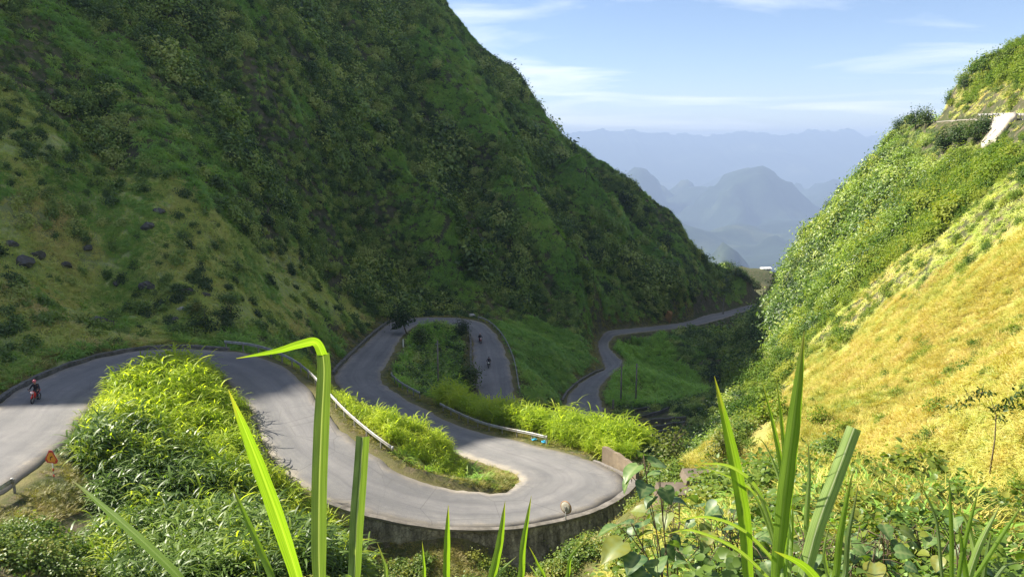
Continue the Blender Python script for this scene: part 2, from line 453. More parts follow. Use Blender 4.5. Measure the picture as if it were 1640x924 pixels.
GX = axis((-262, -62, 4), (-62, -46, 1.6), (-46, 22, 0.7), (22, 60, 1.0), (60, 140, 1.8), (140, 300, 5))
GY = axis((-16, 38, 1.0), (38, 170, 0.7), (170, 345, 1.5), (345, 640, 5))
XX, YY = np.meshgrid(GX, GY)
Z0 = base_height(XX, YY)
E, ZR, FO = road_dist(XX, YY)
FO = np.where(in_poly(XX.ravel(), YY.ravel(), [(-14, 64), (-8, 59.5), (-1, 60.5), (0.6, 63), (-3, 69), (-9, 77)]), 2.6, FO)
xf, yf = XX.ravel(), YY.ravel()
# relief: gullies running down the left face, lumps everywhere, calmer by the road and near the viewer
wild = smooth(4, 22, E) * smooth(20, 60, yf)
leftm = wild * smooth(0.0, 14.0, Z0 - (-20 - 0.17 * (yf - 80)) ) * (xf < 0.28 * yf)
along = xf * 0.80 + yf * 0.60
across = -xf * 0.60 + yf * 0.80
gul = np.abs(fbm(along / 27.0, across / 110.0 + 3.0, 3))
rel = leftm * (12.5 * (gul - 0.38) * -1.0) + wild * (1.1 * fbm(xf / 13, yf / 13, 3) + 0.3 * fbm(xf / 3.1, yf / 3.1, 2))
rel += (1 - wild) * smooth(0.5, 3, E) * 0.12 * fbm(xf / 2.3, yf / 2.3, 2)
Zt = Z0 + rel
t = smooth(0.5, 1.0, (E / FO) * 1.0 + 0.45 * 0)
t = smooth(0.0, 1.0, np.clip((E - 0.45) / FO, 0, 1))
ZT = (ZR - 0.14) * (1 - t) + Zt * t
ZT = np.where(E < 0.45, ZR - 0.14, ZT)
ZG = ZT.reshape(XX.shape)
def H(x, y):
    x = np.asarray(x, float); y = np.asarray(y, float)
    i = np.clip(np.searchsorted(GX, x) - 1, 0, len(GX) - 2); j = np.clip(np.searchsorted(GY, y) - 1, 0, len(GY) - 2)
    fx = np.clip((x - GX[i]) / (GX[i + 1] - GX[i]), 0, 1); fy = np.clip((y - GY[j]) / (GY[j + 1] - GY[j]), 0, 1)
    return (ZG[j, i] * (1 - fx) + ZG[j, i + 1] * fx) * (1 - fy) + (ZG[j + 1, i] * (1 - fx) + ZG[j + 1, i + 1] * fx) * fy
EG = E.reshape(XX.shape)
def RE(x, y):
    i = np.clip(np.searchsorted(GX, x) - 1, 0, len(GX) - 2); j = np.clip(np.searchsorted(GY, y) - 1, 0, len(GY) - 2)
    return np.minimum.reduce([EG[j, i], EG[j, i + 1], EG[j + 1, i], EG[j + 1, i + 1]])
def hit(px, py, y0=3.0, y1=620.0, lift=0.0):
    """where a sight line first meets the ground"""
    dx, dy, dz = sight(px, py)
    ys = np.geomspace(y0, y1, 1500); t = ys / dy
    below = np.nonzero(dz * t < H(dx * t, ys) + lift)[0]
    k = below[0] if len(below) else len(ys) - 1
    return (dx * t[k], ys[k], float(H(dx * t[k], ys[k])))
# spurs: sharp crests running down the left face, with a recess behind each
def crest_dist(x, y, line):
    best = np.full(len(x), 1e9); sg = np.zeros(len(x)); L = np.array([p[:2] for p in line]); u = np.zeros(len(x))
    n = len(L) - 1
    for i in range(n):
        a, b = L[i], L[i + 1]; t_ = b - a; ln = np.linalg.norm(t_); t_ = t_ / ln
        px_, py_ = x - a[0], y - a[1]; s_ = np.clip(px_ * t_[0] + py_ * t_[1], 0, ln)
        dx_, dy_ = px_ - t_[0] * s_, py_ - t_[1] * s_; d_ = np.hypot(dx_, dy_)
        k = d_ < best; best = np.where(k, d_, best); sg = np.where(k, np.sign(t_[0] * py_ - t_[1] * px_), sg); u = np.where(k, (i + s_ / ln) / n, u)
    return best * sg, u
CRESTS = []
for line, hgt in (([(788, 322), (830, 375), (880, 425), (930, 490), (955, 540)], 11.0), ([(885, 275), (960, 350), (1010, 402), (1060, 450), (1108, 492)], 10.0),
                  ([(640, 60), (700, 130), (760, 205), (820, 275), (862, 330)], 9.0), ([(560, 200), (640, 290), (700, 370), (745, 440)], 8.0)):
    CRESTS.append(([hit(*p) for p in line], hgt))
def crest_add(x, y):
    add = np.zeros(len(x))
    for line, hgt in CRESTS:
        d, u = crest_dist(x, y, line); d = d + 1.2 * fbm(x / 6, y / 6, 2); w_ = np.clip(u / 0.15, 0, 1) * np.clip((1 - u) / 0.12, 0, 1)
        add += w_ * hgt * np.where(d < 0, np.exp(-(d / 9.0) ** 2), np.exp(-(d / 2.2) ** 2) - 0.75 * (1 - np.exp(-(d / 3.0) ** 2)) * np.exp(-((d - 5) / 8.0) ** 2))
    return add
ZT = ZT + crest_add(xf, yf) * smooth(1.0, 7.0, E)
ZG[:] = ZT.reshape(XX.shape)
def ground(x, y): return float(H(x, y))

def poly_at(pts, **kw): return [hit(*p, **kw)[:2] for p in pts]

# ------------------------------------------------------------------ ground material
def ground_mat():
    m, n, l, out = new_mat("ground_soil_and_turf")
    b = n.new('ShaderNodeBsdfPrincipled'); b.inputs['Roughness'].default_value = 0.95; b.inputs['Specular IOR Level'].default_value = 0.15
    ge = n.new('ShaderNodeNewGeometry'); P = ge.outputs['Position']
    t1 = noise_node(n, l, 0.06, 5, 0.6, vec=P); t2 = noise_node(n, l, 0.9, 6, 0.65, vec=P); t3 = noise_node(n, l, 7.0, 4, 0.7, vec=P)
    g = ramp(n, [(0.3, (0.040, 0.055, 0.018)), (0.55, (0.068, 0.080, 0.027)), (0.75, (0.105, 0.095, 0.040))]); l.new(t1.outputs['Fac'], g.inputs[0])
    e = ramp(n, [(0.35, (0.075, 0.058, 0.038)), (0.7, (0.17, 0.135, 0.088))]); l.new(t2.outputs['Fac'], e.inputs[0])
    sel = ramp(n, [(0.5, (0, 0, 0)), (0.62, (1, 1, 1))]); l.new(t2.outputs['Fac'], sel.inputs[0])
    c = mixc(n, l, sel.outputs[0], g.outputs[0], e.outputs[0])
    at = n.new('ShaderNodeAttribute'); at.attribute_name = 'verge'
    dirt = ramp(n, [(0.3, (0.15, 0.125, 0.06)), (0.5, (0.19, 0.17, 0.07)), (0.7, (0.10, 0.115, 0.03))]); l.new(t3.outputs['Fac'], dirt.inputs[0])
    c = mixc(n, l, at.outputs['Fac'], c, dirt.outputs[0])
    ay = n.new('ShaderNodeAttribute'); ay.attribute_name = 'dry'
    dry = ramp(n, [(0.3, (0.26, 0.25, 0.07)), (0.7, (0.42, 0.36, 0.12))]); l.new(t2.outputs['Fac'], dry.inputs[0])
    c = mixc(n, l, ay.outputs['Fac'], c, dry.outputs[0])
    au = n.new('ShaderNodeAttribute'); au.attribute_name = 'turf'
    turf = ramp(n, [(0.26, (0.09, 0.09, 0.04)), (0.40, (0.27, 0.33, 0.11)), (0.58, (0.36, 0.39, 0.15)), (0.75, (0.36, 0.30, 0.15))]); l.new(t2.outputs['Fac'], turf.inputs[0])
    c = mixc(n, l, au.outputs['Fac'], c, turf.outputs[0])
    aw = n.new('ShaderNodeAttribute'); aw.attribute_name = 'rock'
    rock = ramp(n, [(0.35, (0.045, 0.045, 0.03)), (0.7, (0.11, 0.10, 0.075))]); l.new(t2.outputs['Fac'], rock.inputs[0])
    c = mixc(n, l, aw.outputs['Fac'], c, rock.outputs[0])
    l.new(c, b.inputs['Base Color'])
    bp = n.new('ShaderNodeBump'); bp.inputs['Strength'].default_value = 0.8; bp.inputs['Distance'].default_value = 0.12
    l.new(t3.outputs['Fac'], bp.inputs['Height']); l.new(bp.outputs[0], b.inputs['Normal'])
    l.new(b.outputs[0], out.inputs[0]); return m

ny, nx = XX.shape
idx = np.arange(nx * ny).reshape(ny, nx)
quads = np.stack([idx[:-1, :-1], idx[:-1, 1:], idx[1:, 1:], idx[1:, :-1]], -1).reshape(-1, 4)
me = bpy.data.meshes.new("hillside_terrain")
me.vertices.add(nx * ny); me.vertices.foreach_set('co', np.stack([xf, yf, ZT], 1).ravel())
me.loops.add(quads.size); me.loops.foreach_set('vertex_index', quads.ravel())
me.polygons.add(len(quads)); me.polygons.foreach_set('loop_start', np.arange(0, quads.size, 4)); 
me.update(calc_edges=True)
me.polygons.foreach_set('use_smooth', np.ones(len(quads), bool))
me.materials.append(ground_mat())
# zones, as plan polygons
Z_YTOP = poly_at([(1195, 705), (1235, 640), (1290, 590), (1335, 545), (1400, 515), (1480, 455), (1560, 400), (1660, 350)])
Z_YREST = [(56, 62), (50, 45), (38, 28), (24, 13), (13, 9.5), (6.5, 12), (8, 20), (10.5, 30), (13, 40)]
Z_YELLOW = Z_YTOP + Z_YREST
Z_FRINGE = poly_at([(1205, 640), (1235, 585), (1300, 520), (1400, 445), (1480, 385), (1560, 325), (1660, 265)]) + Z_YREST
Z_LEFTGRASS = poly_at([(-120, 130), (0, 145), (110, 200), (230, 275), (330, 330), (430, 400), (520, 450), (590, 492), (560, 515), (470, 535), (330, 548), (150, 555), (-100, 640)])
def attr(name, arr):
    a = me.attributes.new(name, 'FLOAT', 'POINT'); a.data.foreach_set('value', arr.astype(np.float32))
wob = 2.0 * fbm(xf / 5, yf / 5, 2)
dryv = in_poly(xf + wob, yf + wob, Z_YELLOW) * 1.0
attr('verge', np.clip(1 - smooth(0.25, 1.2, E + 0.45 * fbm(xf / 1.7, yf / 1.7, 2)), 0, 1) * (yf < 330) * (xf < 50))
attr('dry', dryv)
attr('turf', in_poly(xf + wob, yf - wob, Z_LEFTGRASS) * smooth(0.3, 2.0, E))
straw = in_poly(xf, yf, [(-13, 43), (14, 43), (22, 62), (11, 62), (4, 52), (-11, 50)])
attr('rock', np.clip(smooth(1.3, 2.2, np.abs(np.gradient(ZG, GY, axis=0).ravel()) + np.abs(np.gradient(ZG, GX, axis=1).ravel())), 0, 1) * 0.6 * (yf > 30))
me.attributes['dry'].data.foreach_set('value', np.maximum(dryv, straw * 0.2).astype(np.float32))
terr = link("hillside_terrain", me)
tag(terr, "steep green valley sides with gullies, terraces and road benches", None, None, 'structure')

# ------------------------------------------------------------------ the road
def asphalt():
    m, n, l, out = new_mat("worn_asphalt")
    b = n.new('ShaderNodeBsdfPrincipled'); b.inputs['Roughness'].default_value = 0.85; b.inputs['Specular IOR Level'].default_value = 0.25
    ge = n.new('ShaderNodeNewGeometry'); P = ge.outputs['Position']
    t1 = noise_node(n, l, 0.055, 4, 0.55, vec=P); t2 = noise_node(n, l, 0.7, 6, 0.7, vec=P); t3 = noise_node(n, l, 22.0, 3, 0.7, vec=P)
    g = ramp(n, [(0.32, (0.148, 0.147, 0.147)), (0.62, (0.212, 0.207, 0.202))]); l.new(t1.outputs['Fac'], g.inputs[0])
    a_ = n.new('ShaderNodeAttribute'); a_.attribute_name = 'across'; s_ = n.new('ShaderNodeAttribute'); s_.attribute_name = 'station'
    cx = n.new('ShaderNodeCombineXYZ'); l.new(a_.outputs['Fac'], cx.inputs[0]); l.new(s_.outputs['Fac'], cx.inputs[1])
    mp = n.new('ShaderNodeMapping'); mp.inputs['Scale'].default_value = (3.2, 0.045, 1); l.new(cx.outputs[0], mp.inputs[0])
    t4 = noise_node(n, l, 1.6, 5, 0.65, vec=mp.outputs[0])
    v = ramp(n, [(0.3, (0.86, 0.86, 0.87)), (0.7, (1.10, 1.09, 1.07))]); l.new(t2.outputs['Fac'], v.inputs[0])
    c = mixc(n, l, 1.0, g.outputs[0], v.outputs[0], 'MULTIPLY')
    sk = ramp(n, [(0.34, (0.86, 0.86, 0.87)), (0.5, (1, 1, 1)), (0.66, (1.08, 1.08, 1.07))]); l.new(t4.outputs['Fac'], sk.inputs[0])
    c = mixc(n, l, 1.0, c, sk.outputs[0], 'MULTIPLY')
    # tyre-polished lanes and dusty margins follow the carriageway
    a = n.new('ShaderNodeAttribute'); a.attribute_name = 'across'
    ab = n.new('ShaderNodeMath'); ab.operation = 'ABSOLUTE'; l.new(a.outputs['Fac'], ab.inputs[0])
    ad = n.new('ShaderNodeMath'); ad.operation = 'ADD'; l.new(ab.outputs[0], ad.inputs[0])
    sc = n.new('ShaderNodeMath'); sc.operation = 'MULTIPLY_ADD'; sc.inputs[1].default_value = 0.5; sc.inputs[2].default_value = -0.25
    l.new(t2.outputs['Fac'], sc.inputs[0]); l.new(sc.outputs[0], ad.inputs[1])
    w = ramp(n, [(0.10, (1.06, 1.05, 1.04)), (0.42, (0.90, 0.90, 0.90)), (0.66, (1.0, 0.99, 0.97)), (0.80, (1.05, 1.02, 0.98)), (0.93, (1.35, 1.24, 1.05))]); l.new(ad.outputs[0], w.inputs[0])
    c = mixc(n, l, 1.0, c, w.outputs[0], 'MULTIPLY')
    # cracks and tar patches
    vo = n.new('ShaderNodeTexVoronoi'); vo.feature = 'DISTANCE_TO_EDGE'; vo.inputs['Scale'].default_value = 0.22; l.new(P, vo.inputs['Vector'])
    ck = ramp(n, [(0.0, (1, 1, 1)), (0.008, (0, 0, 0))]); l.new(vo.outputs['Distance'], ck.inputs[0])
    tg = ramp(n, [(0.50, (0, 0, 0)), (0.60, (0.55, 0.55, 0.55))]); l.new(t1.outputs['Fac'], tg.inputs[0])
    cf = mixc(n, l, 1.0, ck.outputs[0], tg.outputs[0], 'MULTIPLY')
    c = mixc(n, l, cf, c, (0.07, 0.068, 0.065))
    gr = ramp(n, [(0.35, (0.86, 0.86, 0.86)), (0.65, (1.12, 1.12, 1.12))]); l.new(t3.outputs['Fac'], gr.inputs[0])
    c = mixc(n, l, 1.0, c, gr.outputs[0], 'MULTIPLY')
    l.new(c, b.inputs['Base Color'])
    bp = n.new('ShaderNodeBump'); bp.inputs['Strength'].default_value = 0.35; bp.inputs['Distance'].default_value = 0.01
    l.new(t3.outputs['Fac'], bp.inputs['Height']); l.new(bp.outputs[0], b.inputs['Normal'])
    l.new(b.outputs[0], out.inputs[0]); return m
M_ASPH = asphalt()
def road_mesh(name, L, Rr, nc=10):
    rows = []
    rag = 0.22 * fbm(np.arange(len(L)) / 3.0, np.zeros(len(L)), 3)
    rag2 = 0.22 * fbm(np.arange(len(L)) / 3.0, np.full(len(L), 31.0), 3)
    ax, stn = [], []
    for i in range(len(L)):
        a, b = L[i], Rr[i]; wdt = np.linalg.norm(b - a); u = (b - a) / wdt
        a = a + u * rag[i]; b = b - u * rag2[i]
        row = [a - u * 0.12 - np.array([0, 0, 0.45])]; x = [-1.0]
        for k in range(nc + 1):
            q = k / nc; p = a * (1 - q) + b * q; p = p + np.array([0, 0, 0.05 * (1 - (2 * q - 1) ** 2)])
            row.append(p); x.append(2 * q - 1)
        row.append(b + u * 0.12 - np.array([0, 0, 0.45])); x.append(1.0)
        rows += row; ax += x; stn += [i * 0.6] * len(x)
    k = nc + 3; fs = []
    for i in range(len(L) - 1):
        for j in range(k - 1):
            a = i * k + j; fs.append((a, a + 1, a + 1 + k, a + k))
    mm = mesh_of(name, rows, fs, [M_ASPH], True)
    at = mm.attributes.new('across', 'FLOAT', 'POINT'); at.data.foreach_set('value', np.array(ax, np.float32))
    at = mm.attributes.new('station', 'FLOAT', 'POINT'); at.data.foreach_set('value', np.array(stn, np.float32))
    o = link(name, mm); return o
tag(road_mesh("road", RL, RR), "worn grey mountain road winding down the valley in hairpins", None, None, 'structure')
tag(road_mesh("road", UL, UR, 4), "road bench cut along the right hillside above the pale retaining wall", None, None, 'structure')
# ------------------------------------------------------------------ distant plain, karst hills and skyline range
def far_mat():
    m, n, l, out = new_mat("distant_woodland_and_fields")
    b = n.new('ShaderNodeBsdfPrincipled'); b.inputs['Roughness'].default_value = 0.95; b.inputs['Specular IOR Level'].default_value = 0.1
    ge = n.new('ShaderNodeNewGeometry'); P = ge.outputs['Position']
    t1 = noise_node(n, l, 0.0009, 6, 0.65, vec=P); t2 = noise_node(n, l, 0.008, 5, 0.65, vec=P)
    g = ramp(n, [(0.35, (0.015, 0.026, 0.014)), (0.55, (0.030, 0.045, 0.022)), (0.68, (0.10, 0.11, 0.05)), (0.80, (0.20, 0.19, 0.13))]); l.new(t1.outputs['Fac'], g.inputs[0])
    v = ramp(n, [(0.3, (0.6, 0.6, 0.6)), (0.7, (1.3, 1.3, 1.3))]); l.new(t2.outputs['Fac'], v.inputs[0])
    l.new(mixc(n, l, 1.0, g.outputs[0], v.outputs[0], 'MULTIPLY'), b.inputs['Base Color'])
    l.new(b.outputs[0], out.inputs[0]); return m
M_FAR = far_mat()
FAR = 2.5      # the plain lies far below and away: all of it is laid out at 1:2.5 and enlarged
def sheet(name, gx, gy, fn, label):
    X, Y = np.meshgrid(gx, gy); Z = fn(X, Y) * FAR; X = X * FAR; Y = Y * FAR
    k = X.shape[1]; r = X.shape[0]
    vs = np.stack([X.ravel(), Y.ravel(), Z.ravel()], 1)
    fs = [(j * k + i, j * k + i + 1, (j + 1) * k + i + 1, (j + 1) * k + i) for j in range(r - 1) for i in range(k - 1)]
    o = link(name, mesh_of(name, vs, fs, [M_FAR], True)); tag(o, label, None, None, 'structure'); return o
KARST = []      # x, y, radius, height above the plain, steepness
def karst(px, py, Y, wpx, st=2.2):
    x, y, z = W(px, py, Y); KARST.append((x, y, wpx / F_PX * Y / 2, z + 400.0, st))
karst(1022, 268, 4300, 110, 2.0); karst(1055, 296, 4600, 90); karst(1098, 288, 4700, 70); karst(1165, 280, 4100, 90); karst(1205, 270, 4000, 175, 2.6)
karst(1275, 294, 5200, 50); karst(1330, 290, 5000, 110); karst(1130, 300, 4400, 130); karst(1165, 388, 1900, 110, 1.6); karst(1080, 350, 3000, 130, 1.6); karst(1240, 380, 2600, 90, 1.6)
karst(940, 300, 4500, 120); karst(820, 290, 4800, 150); karst(1450, 290, 4600, 160)
rk = np.random.default_rng(3)
for _ in range(26): KARST.append((rk.uniform(-3000, 3500), rk.uniform(2600, 5600), rk.uniform(90, 240), rk.uniform(60, 170), 1.8))
def far_h(X, Y):
    Z = -402 + 22 * fbm(X / 420, Y / 420, 4)
    Z += 120 * np.clip(fbm(X / 900 + 5, Y / 900, 4), 0, 2)
    for (x, y, r, h, st) in KARST:
        d = np.sqrt((X - x) ** 2 + ((Y - y) / 1.3) ** 2) / r
        d = d * (1 + 0.22 * fbm(X / 130 + x, Y / 130, 3))
        Z = np.maximum(Z, -402 + h * np.exp(-np.maximum(d, 0) ** st * 1.2) + 16 * fbm(X / 75, Y / 75, 4))
    # valley end joins the near hills
    return Z
sheet("distant_valley", np.linspace(-4500, 5500, 330), np.r_[np.linspace(560, 1500, 40), np.linspace(1530, 6200, 170)], far_h, "hazy far valley with rounded karst hills beyond the pass")
PROF = [(820, 215), (905, 214), (930, 209), (962, 206), (985, 213), (1010, 207), (1035, 212), (1060, 216), (1090, 212), (1125, 218), (1150, 216), (1185, 209), (1215, 213), (1250, 215), (1290, 209), (1350, 208), (1372, 218), (1400, 214), (1450, 222), (1520, 226), (1700, 214)]
def range_h(X, Y):
    px = 820 + F_PX * X / 9000.0
    pz = np.array([W(a, b, 9000)[2] for a, b in PROF]); pp = np.array([a for a, b in PROF], float)
    crest = np.interp(px, pp, pz, period=None)
    out = (px < 820) | (px > 1700)
    crest = np.where(out, 120 + 60 * fbm(X / 900, X * 0 + 4, 4), crest) + 46 * np.abs(vnoise(X / 210.0, X * 0 + 2.5)) + 22 * np.abs(fbm(X / 75, X * 0, 2)) - 24
    d = (9000 - Y) / 2400.0
    k = np.where(d > 0, np.clip(1 - d, 0, 1) ** 1.25, np.clip(1 + d * 1.6, 0, 1))
    return -412 + (crest + 412) * k + 45 * fbm(X / 300, Y / 500, 4) * np.clip(1 - np.abs(1 - 2 * k), 0, 1)
sheet("distant_range", np.linspace(-7000, 8000, 900), np.r_[np.linspace(6000, 8950, 30), np.linspace(9000, 10400, 10)], range_h, "long serrated blue mountain range on the horizon")

def haze():
    m, n, l, out = new_mat("valley_haze")
    v = n.new('ShaderNodeVolumePrincipled')
    v.inputs['Color'].default_value = (0.42, 0.55, 0.79, 1)
    v.inputs['Density'].default_value = HAZE
    v.inputs['Anisotropy'].default_value = 0.0
    l.new(v.outputs[0], out.inputs['Volume'])
    b = MB(); b.box((1250, 13000, -345), (38000, 26800, 1390))
    o = b.build("haze", m); tag(o, "pale blue haze filling the valley air", None, None, 'stuff')
    return o
HAZE = 0.000105
haze()
# ------------------------------------------------------------------ plant prototypes (kept out of the scene, only instanced)
def np_mesh(name, V, F, mat):
    me = bpy.data.meshes.new(name)
    V = np.asarray(V, np.float32); F = np.asarray(F, np.int32)
    me.vertices.add(len(V)); me.vertices.foreach_set('co', V.ravel())
    k = F.shape[1]
    me.loops.add(F.size); me.loops.foreach_set('vertex_index', F.ravel())
    me.polygons.add(len(F)); me.polygons.foreach_set('loop_start', np.arange(0, F.size, k))
    me.update(calc_edges=True); me.materials.append(mat)
    me.polygons.foreach_set('use_smooth', np.ones(len(F), bool))
    return me
def unit(v): return v / (np.linalg.norm(v, axis=-1, keepdims=True) + 1e-9)
def leaves_arrays(C, D, N, ln, wd, fold=0.25):
    """folded diamond leaves: centre C, long axis D, normal N"""
    D = unit(D); S = unit(np.cross(N, D)); N = np.cross(D, S)
    ln = np.asarray(ln).reshape(-1, 1); wd = np.asarray(wd).reshape(-1, 1)
    b = C - D * ln * 0.5; t = C + D * ln * 0.5 - N * ln * 0.12
    m = C + D * ln * 0.02
    l = m + S * wd * 0.5 + N * wd * fold; r = m - S * wd * 0.5 + N * wd * fold
    V = np.stack([b, r, t, l], 1).reshape(-1, 3)
    i = np.arange(len(C))[:, None] * 4
    F = np.concatenate([i + np.array([[0, 1, 2]]), i + np.array([[0, 2, 3]])], 0)
    return V, F
def leaves_round(C, D, N, ln, wd):
    D = unit(D); S = unit(np.cross(N, D)); N = np.cross(D, S); ln = np.asarray(ln).reshape(-1, 1); wd = np.asarray(wd).reshape(-1, 1)
    rows = []
    for (u, v, z) in ((0, -.5, 0), (.40, -.36, .10), (.5, -.05, .14), (.30, .28, .04), (0, .5, -.16), (-.30, .28, .04), (-.5, -.05, .14), (-.40, -.36, .10), (0, -.02, -.02)):
        rows.append(C + S * wd * u + D * ln * v + N * wd * z)
    V = np.stack(rows, 1).reshape(-1, 3); i = np.arange(len(C))[:, None] * 9
    F = np.concatenate([i + np.array([[8, a, (a + 1) % 8]]) for a in range(8)], 0)
    return V, F
def foliage(rng, n, rx, rz, ln, wd, clumps=14, tight=0.34, up=0.6, hollow=0.55, shape=4):
    c = unit(rng.normal(size=(clumps, 3))) * (hollow + (1 - hollow) * rng.random((clumps, 1)))
    c[:, 2] = np.abs(c[:, 2]) * 0.9 + 0.1
    c[:, 0] *= rng.uniform(0.75, 1.15); c[:, 1] *= rng.uniform(0.75, 1.15)
    k = rng.integers(0, clumps, n)
    off = rng.normal(size=(n, 3)) * tight * (0.6 + 0.8 * rng.random((clumps, 1))[k])
    P = (c[k] + off) * np.array([rx, rx, rz]); P[:, 2] = np.maximum(P[:, 2], 0.02)
    outw = unit(off + 0.5 * c[k])
    N = unit(outw * 0.7 + np.array([0, 0, up]) + 0.45 * rng.normal(size=(n, 3)))
    D = unit(np.cross(N, rng.normal(size=(n, 3))) + outw * 0.5 - np.array([0, 0, 0.3]))
    s = rng.uniform(0.6, 1.25, n)
    return (leaves_round if shape == 6 else leaves_arrays)(P, D, N, ln * s, wd * s)
def strips(rng, base, direc, length, width, droop, seg=4, tip=0.04, fold=False):
    """arching grass blades as tapering strips"""
    n = len(base); length = np.asarray(length).reshape(-1, 1); width = np.asarray(width).reshape(-1, 1); droop = np.asarray(droop).reshape(-1, 1)
    d = unit(direc); p = base.copy(); V = []; prof = [0.75, 1.0, 0.85, 0.55, 0.3, 0.15]
    horiz = unit(np.c_[direc[:, :2] + 1e-3 * rng.normal(size=(n, 2)), np.zeros(n)])
    side = unit(np.c_[-horiz[:, 1], horiz[:, 0], 0.25 * rng.normal(size=n)])
    for i in range(seg + 1):
        w = width * (tip if i == seg else np.interp(i / seg, [0, 0.3, 0.6, 0.8, 1], [0.7, 1, 0.8, 0.5, tip]))
        V.append(p - side * w / 2); V.append(p + side * w / 2)
        d = unit(d + horiz * droop * 0.30 - np.array([0, 0, 1.0]) * droop * (0.22 + 0.42 * i / seg))
        p = p + d * length / seg
    V = np.stack(V, 1).reshape(-1, 3); m = 2 * (seg + 1)
    i0 = np.arange(n)[:, None] * m; F = []
    for i in range(seg):
        a = 2 * i; F.append(i0 + np.array([[a, a + 1, a + 3, a + 2]]))
    return V, np.concatenate(F, 0)
def tuft(rng, n, h, spread, w, droop=0.5, seg=3):
    a = rng.random(n) * 2 * np.pi; r = spread * np.sqrt(rng.random(n))
    base = np.c_[r * np.cos(a), r * np.sin(a), np.full(n, -0.05)]
    lean = rng.uniform(0.1, 0.75, n); a2 = a + rng.normal(size=n) * 0.6
    d = np.c_[np.cos(a2) * lean, np.sin(a2) * lean, np.ones(n)]
    return strips(rng, base, d, h * rng.uniform(0.55, 1.15, n), w * rng.uniform(0.7, 1.3, n), droop * rng.uniform(0.4, 1.4, n), seg)
def cane(rng, stalks, h, leaf, w, per=8):
    Vs, Fs, k = [], [], 0
    base, direc, ln, wd, dr = [], [], [], [], []
    for s in range(stalks):
        a = rng.random() * 6.28; r = 0.45 * math.sqrt(rng.random()); hh = h * rng.uniform(0.6, 1.05)
        lean = np.array([math.cos(a), math.sin(a)]) * rng.uniform(0.05, 0.3)
        x0, y0 = r * math.cos(a), r * math.sin(a)
        for j in range(per):
            q = 0.25 + 0.75 * (j + rng.random()) / per
            z = hh * q; px, py = x0 + lean[0] * z, y0 + lean[1] * z
            b = rng.random() * 6.28
            el = rng.uniform(0.5, 1.3) + 0.9 * (q > 0.85)
            base.append((px, py, z)); direc.append((math.cos(b), math.sin(b), el)); ln.append(leaf * rng.uniform(0.6, 1.15)); wd.append(w * rng.uniform(0.75, 1.25)); dr.append(rng.uniform(0.5, 1.25))
        base.append((x0, y0, 0)); direc.append((lean[0], lean[1], 1.0)); ln.append(hh); wd.append(0.03); dr.append(0.02)
    return strips(rng, np.array(base), np.array(direc), ln, wd, dr, 4)

M_SCRUB = leaf_mat("dark_scrub_leaf", [(0.08,(0.030,0.066,0.016)),(0.35,(0.100,0.175,0.036)),(0.65,(0.245,0.345,0.070)),(0.9,(0.440,0.480,0.140))], 0.38, patch=0.035, patch_mix=0.22, spec=0.5, rough=0.42)
M_BRIGHT = leaf_mat("sunny_scrub_leaf", [(0.1,(0.045,0.100,0.014)),(0.4,(0.110,0.185,0.024)),(0.65,(0.195,0.260,0.032)),(0.92,(0.310,0.320,0.048))], 0.35, patch=0.03, patch_mix=0.35, spec=0.15)
M_OLIVE = leaf_mat("olive_hill_grass", [(0.1,(0.310,0.410,0.090)),(0.4,(0.510,0.570,0.150)),(0.65,(0.600,0.580,0.190)),(0.92,(0.620,0.500,0.220))], 0.42, patch=0.07, patch_mix=0.6)
M_LUSH = leaf_mat("lush_grass", [(0.1,(0.140,0.280,0.045)),(0.5,(0.240,0.410,0.065)),(0.9,(0.380,0.500,0.095))], 0.4, patch=0.05)
M_CANE = leaf_mat("tall_fodder_grass", [(0.1,(0.240,0.350,0.028)),(0.5,(0.400,0.500,0.040)),(0.9,(0.560,0.600,0.075))], 0.6, patch=0.12, rough=0.5, spec=0.3, tcol=(1.5, 1.5, 0.6))
M_CROP = leaf_mat("green_crop", [(0.1,(0.200,0.370,0.055)),(0.5,(0.320,0.510,0.080)),(0.9,(0.460,0.620,0.115))], 0.45, patch=0.12, rough=0.5, spec=0.3)
M_DCANE = leaf_mat("shade_fodder_grass", [(0.1, (0.070, 0.130, 0.022)), (0.5, (0.120, 0.200, 0.030)), (0.9, (0.220, 0.310, 0.050))], 0.4, patch=0.12, rough=0.45, spec=0.45)  # darker fodder grass tone, shade of the hump's lower side put into it
M_DRY = leaf_mat("dry_yellow_grass", [(0.08,(0.260,0.350,0.050)),(0.3,(0.440,0.450,0.080)),(0.6,(0.550,0.475,0.105)),(0.85,(0.550,0.430,0.140))], 0.35, patch=0.16, patch_mix=0.5, tcol=(1.1, 1.05, 0.6))
M_STRAW = leaf_mat("straw_verge_grass", [(0.1,(0.150,0.185,0.028)),(0.5,(0.300,0.275,0.060)),(0.9,(0.400,0.320,0.120))], 0.3, patch=0.25)
M_WEED = leaf_mat("broad_weed_leaf", [(0.1,(0.070,0.130,0.020)),(0.5,(0.130,0.205,0.026)),(0.9,(0.290,0.280,0.045))], 0.35, patch=0.4, rough=0.45)
PROTO = {}
def protos(kind, n, fn, mat):
    c = bpy.data.collections.new("plants_" + kind)
    for i in range(n):
        V, F = fn(np.random.default_rng(100 + 17 * i + len(kind)))
        o = bpy.data.objects.new(f"{kind}_{i:02d}", np_mesh(kind, V, F, mat)); c.objects.link(o)
    PROTO[kind] = (c, n)
protos("scrub", 6, lambda r: foliage(r, 300, 1.0, 0.95, 0.40, 0.23, int(r.integers(8, 16))), M_SCRUB)
protos("bright", 6, lambda r: foliage(r, 480, 1.0, 0.95, 0.25, 0.14, int(r.integers(8, 16))), M_BRIGHT)
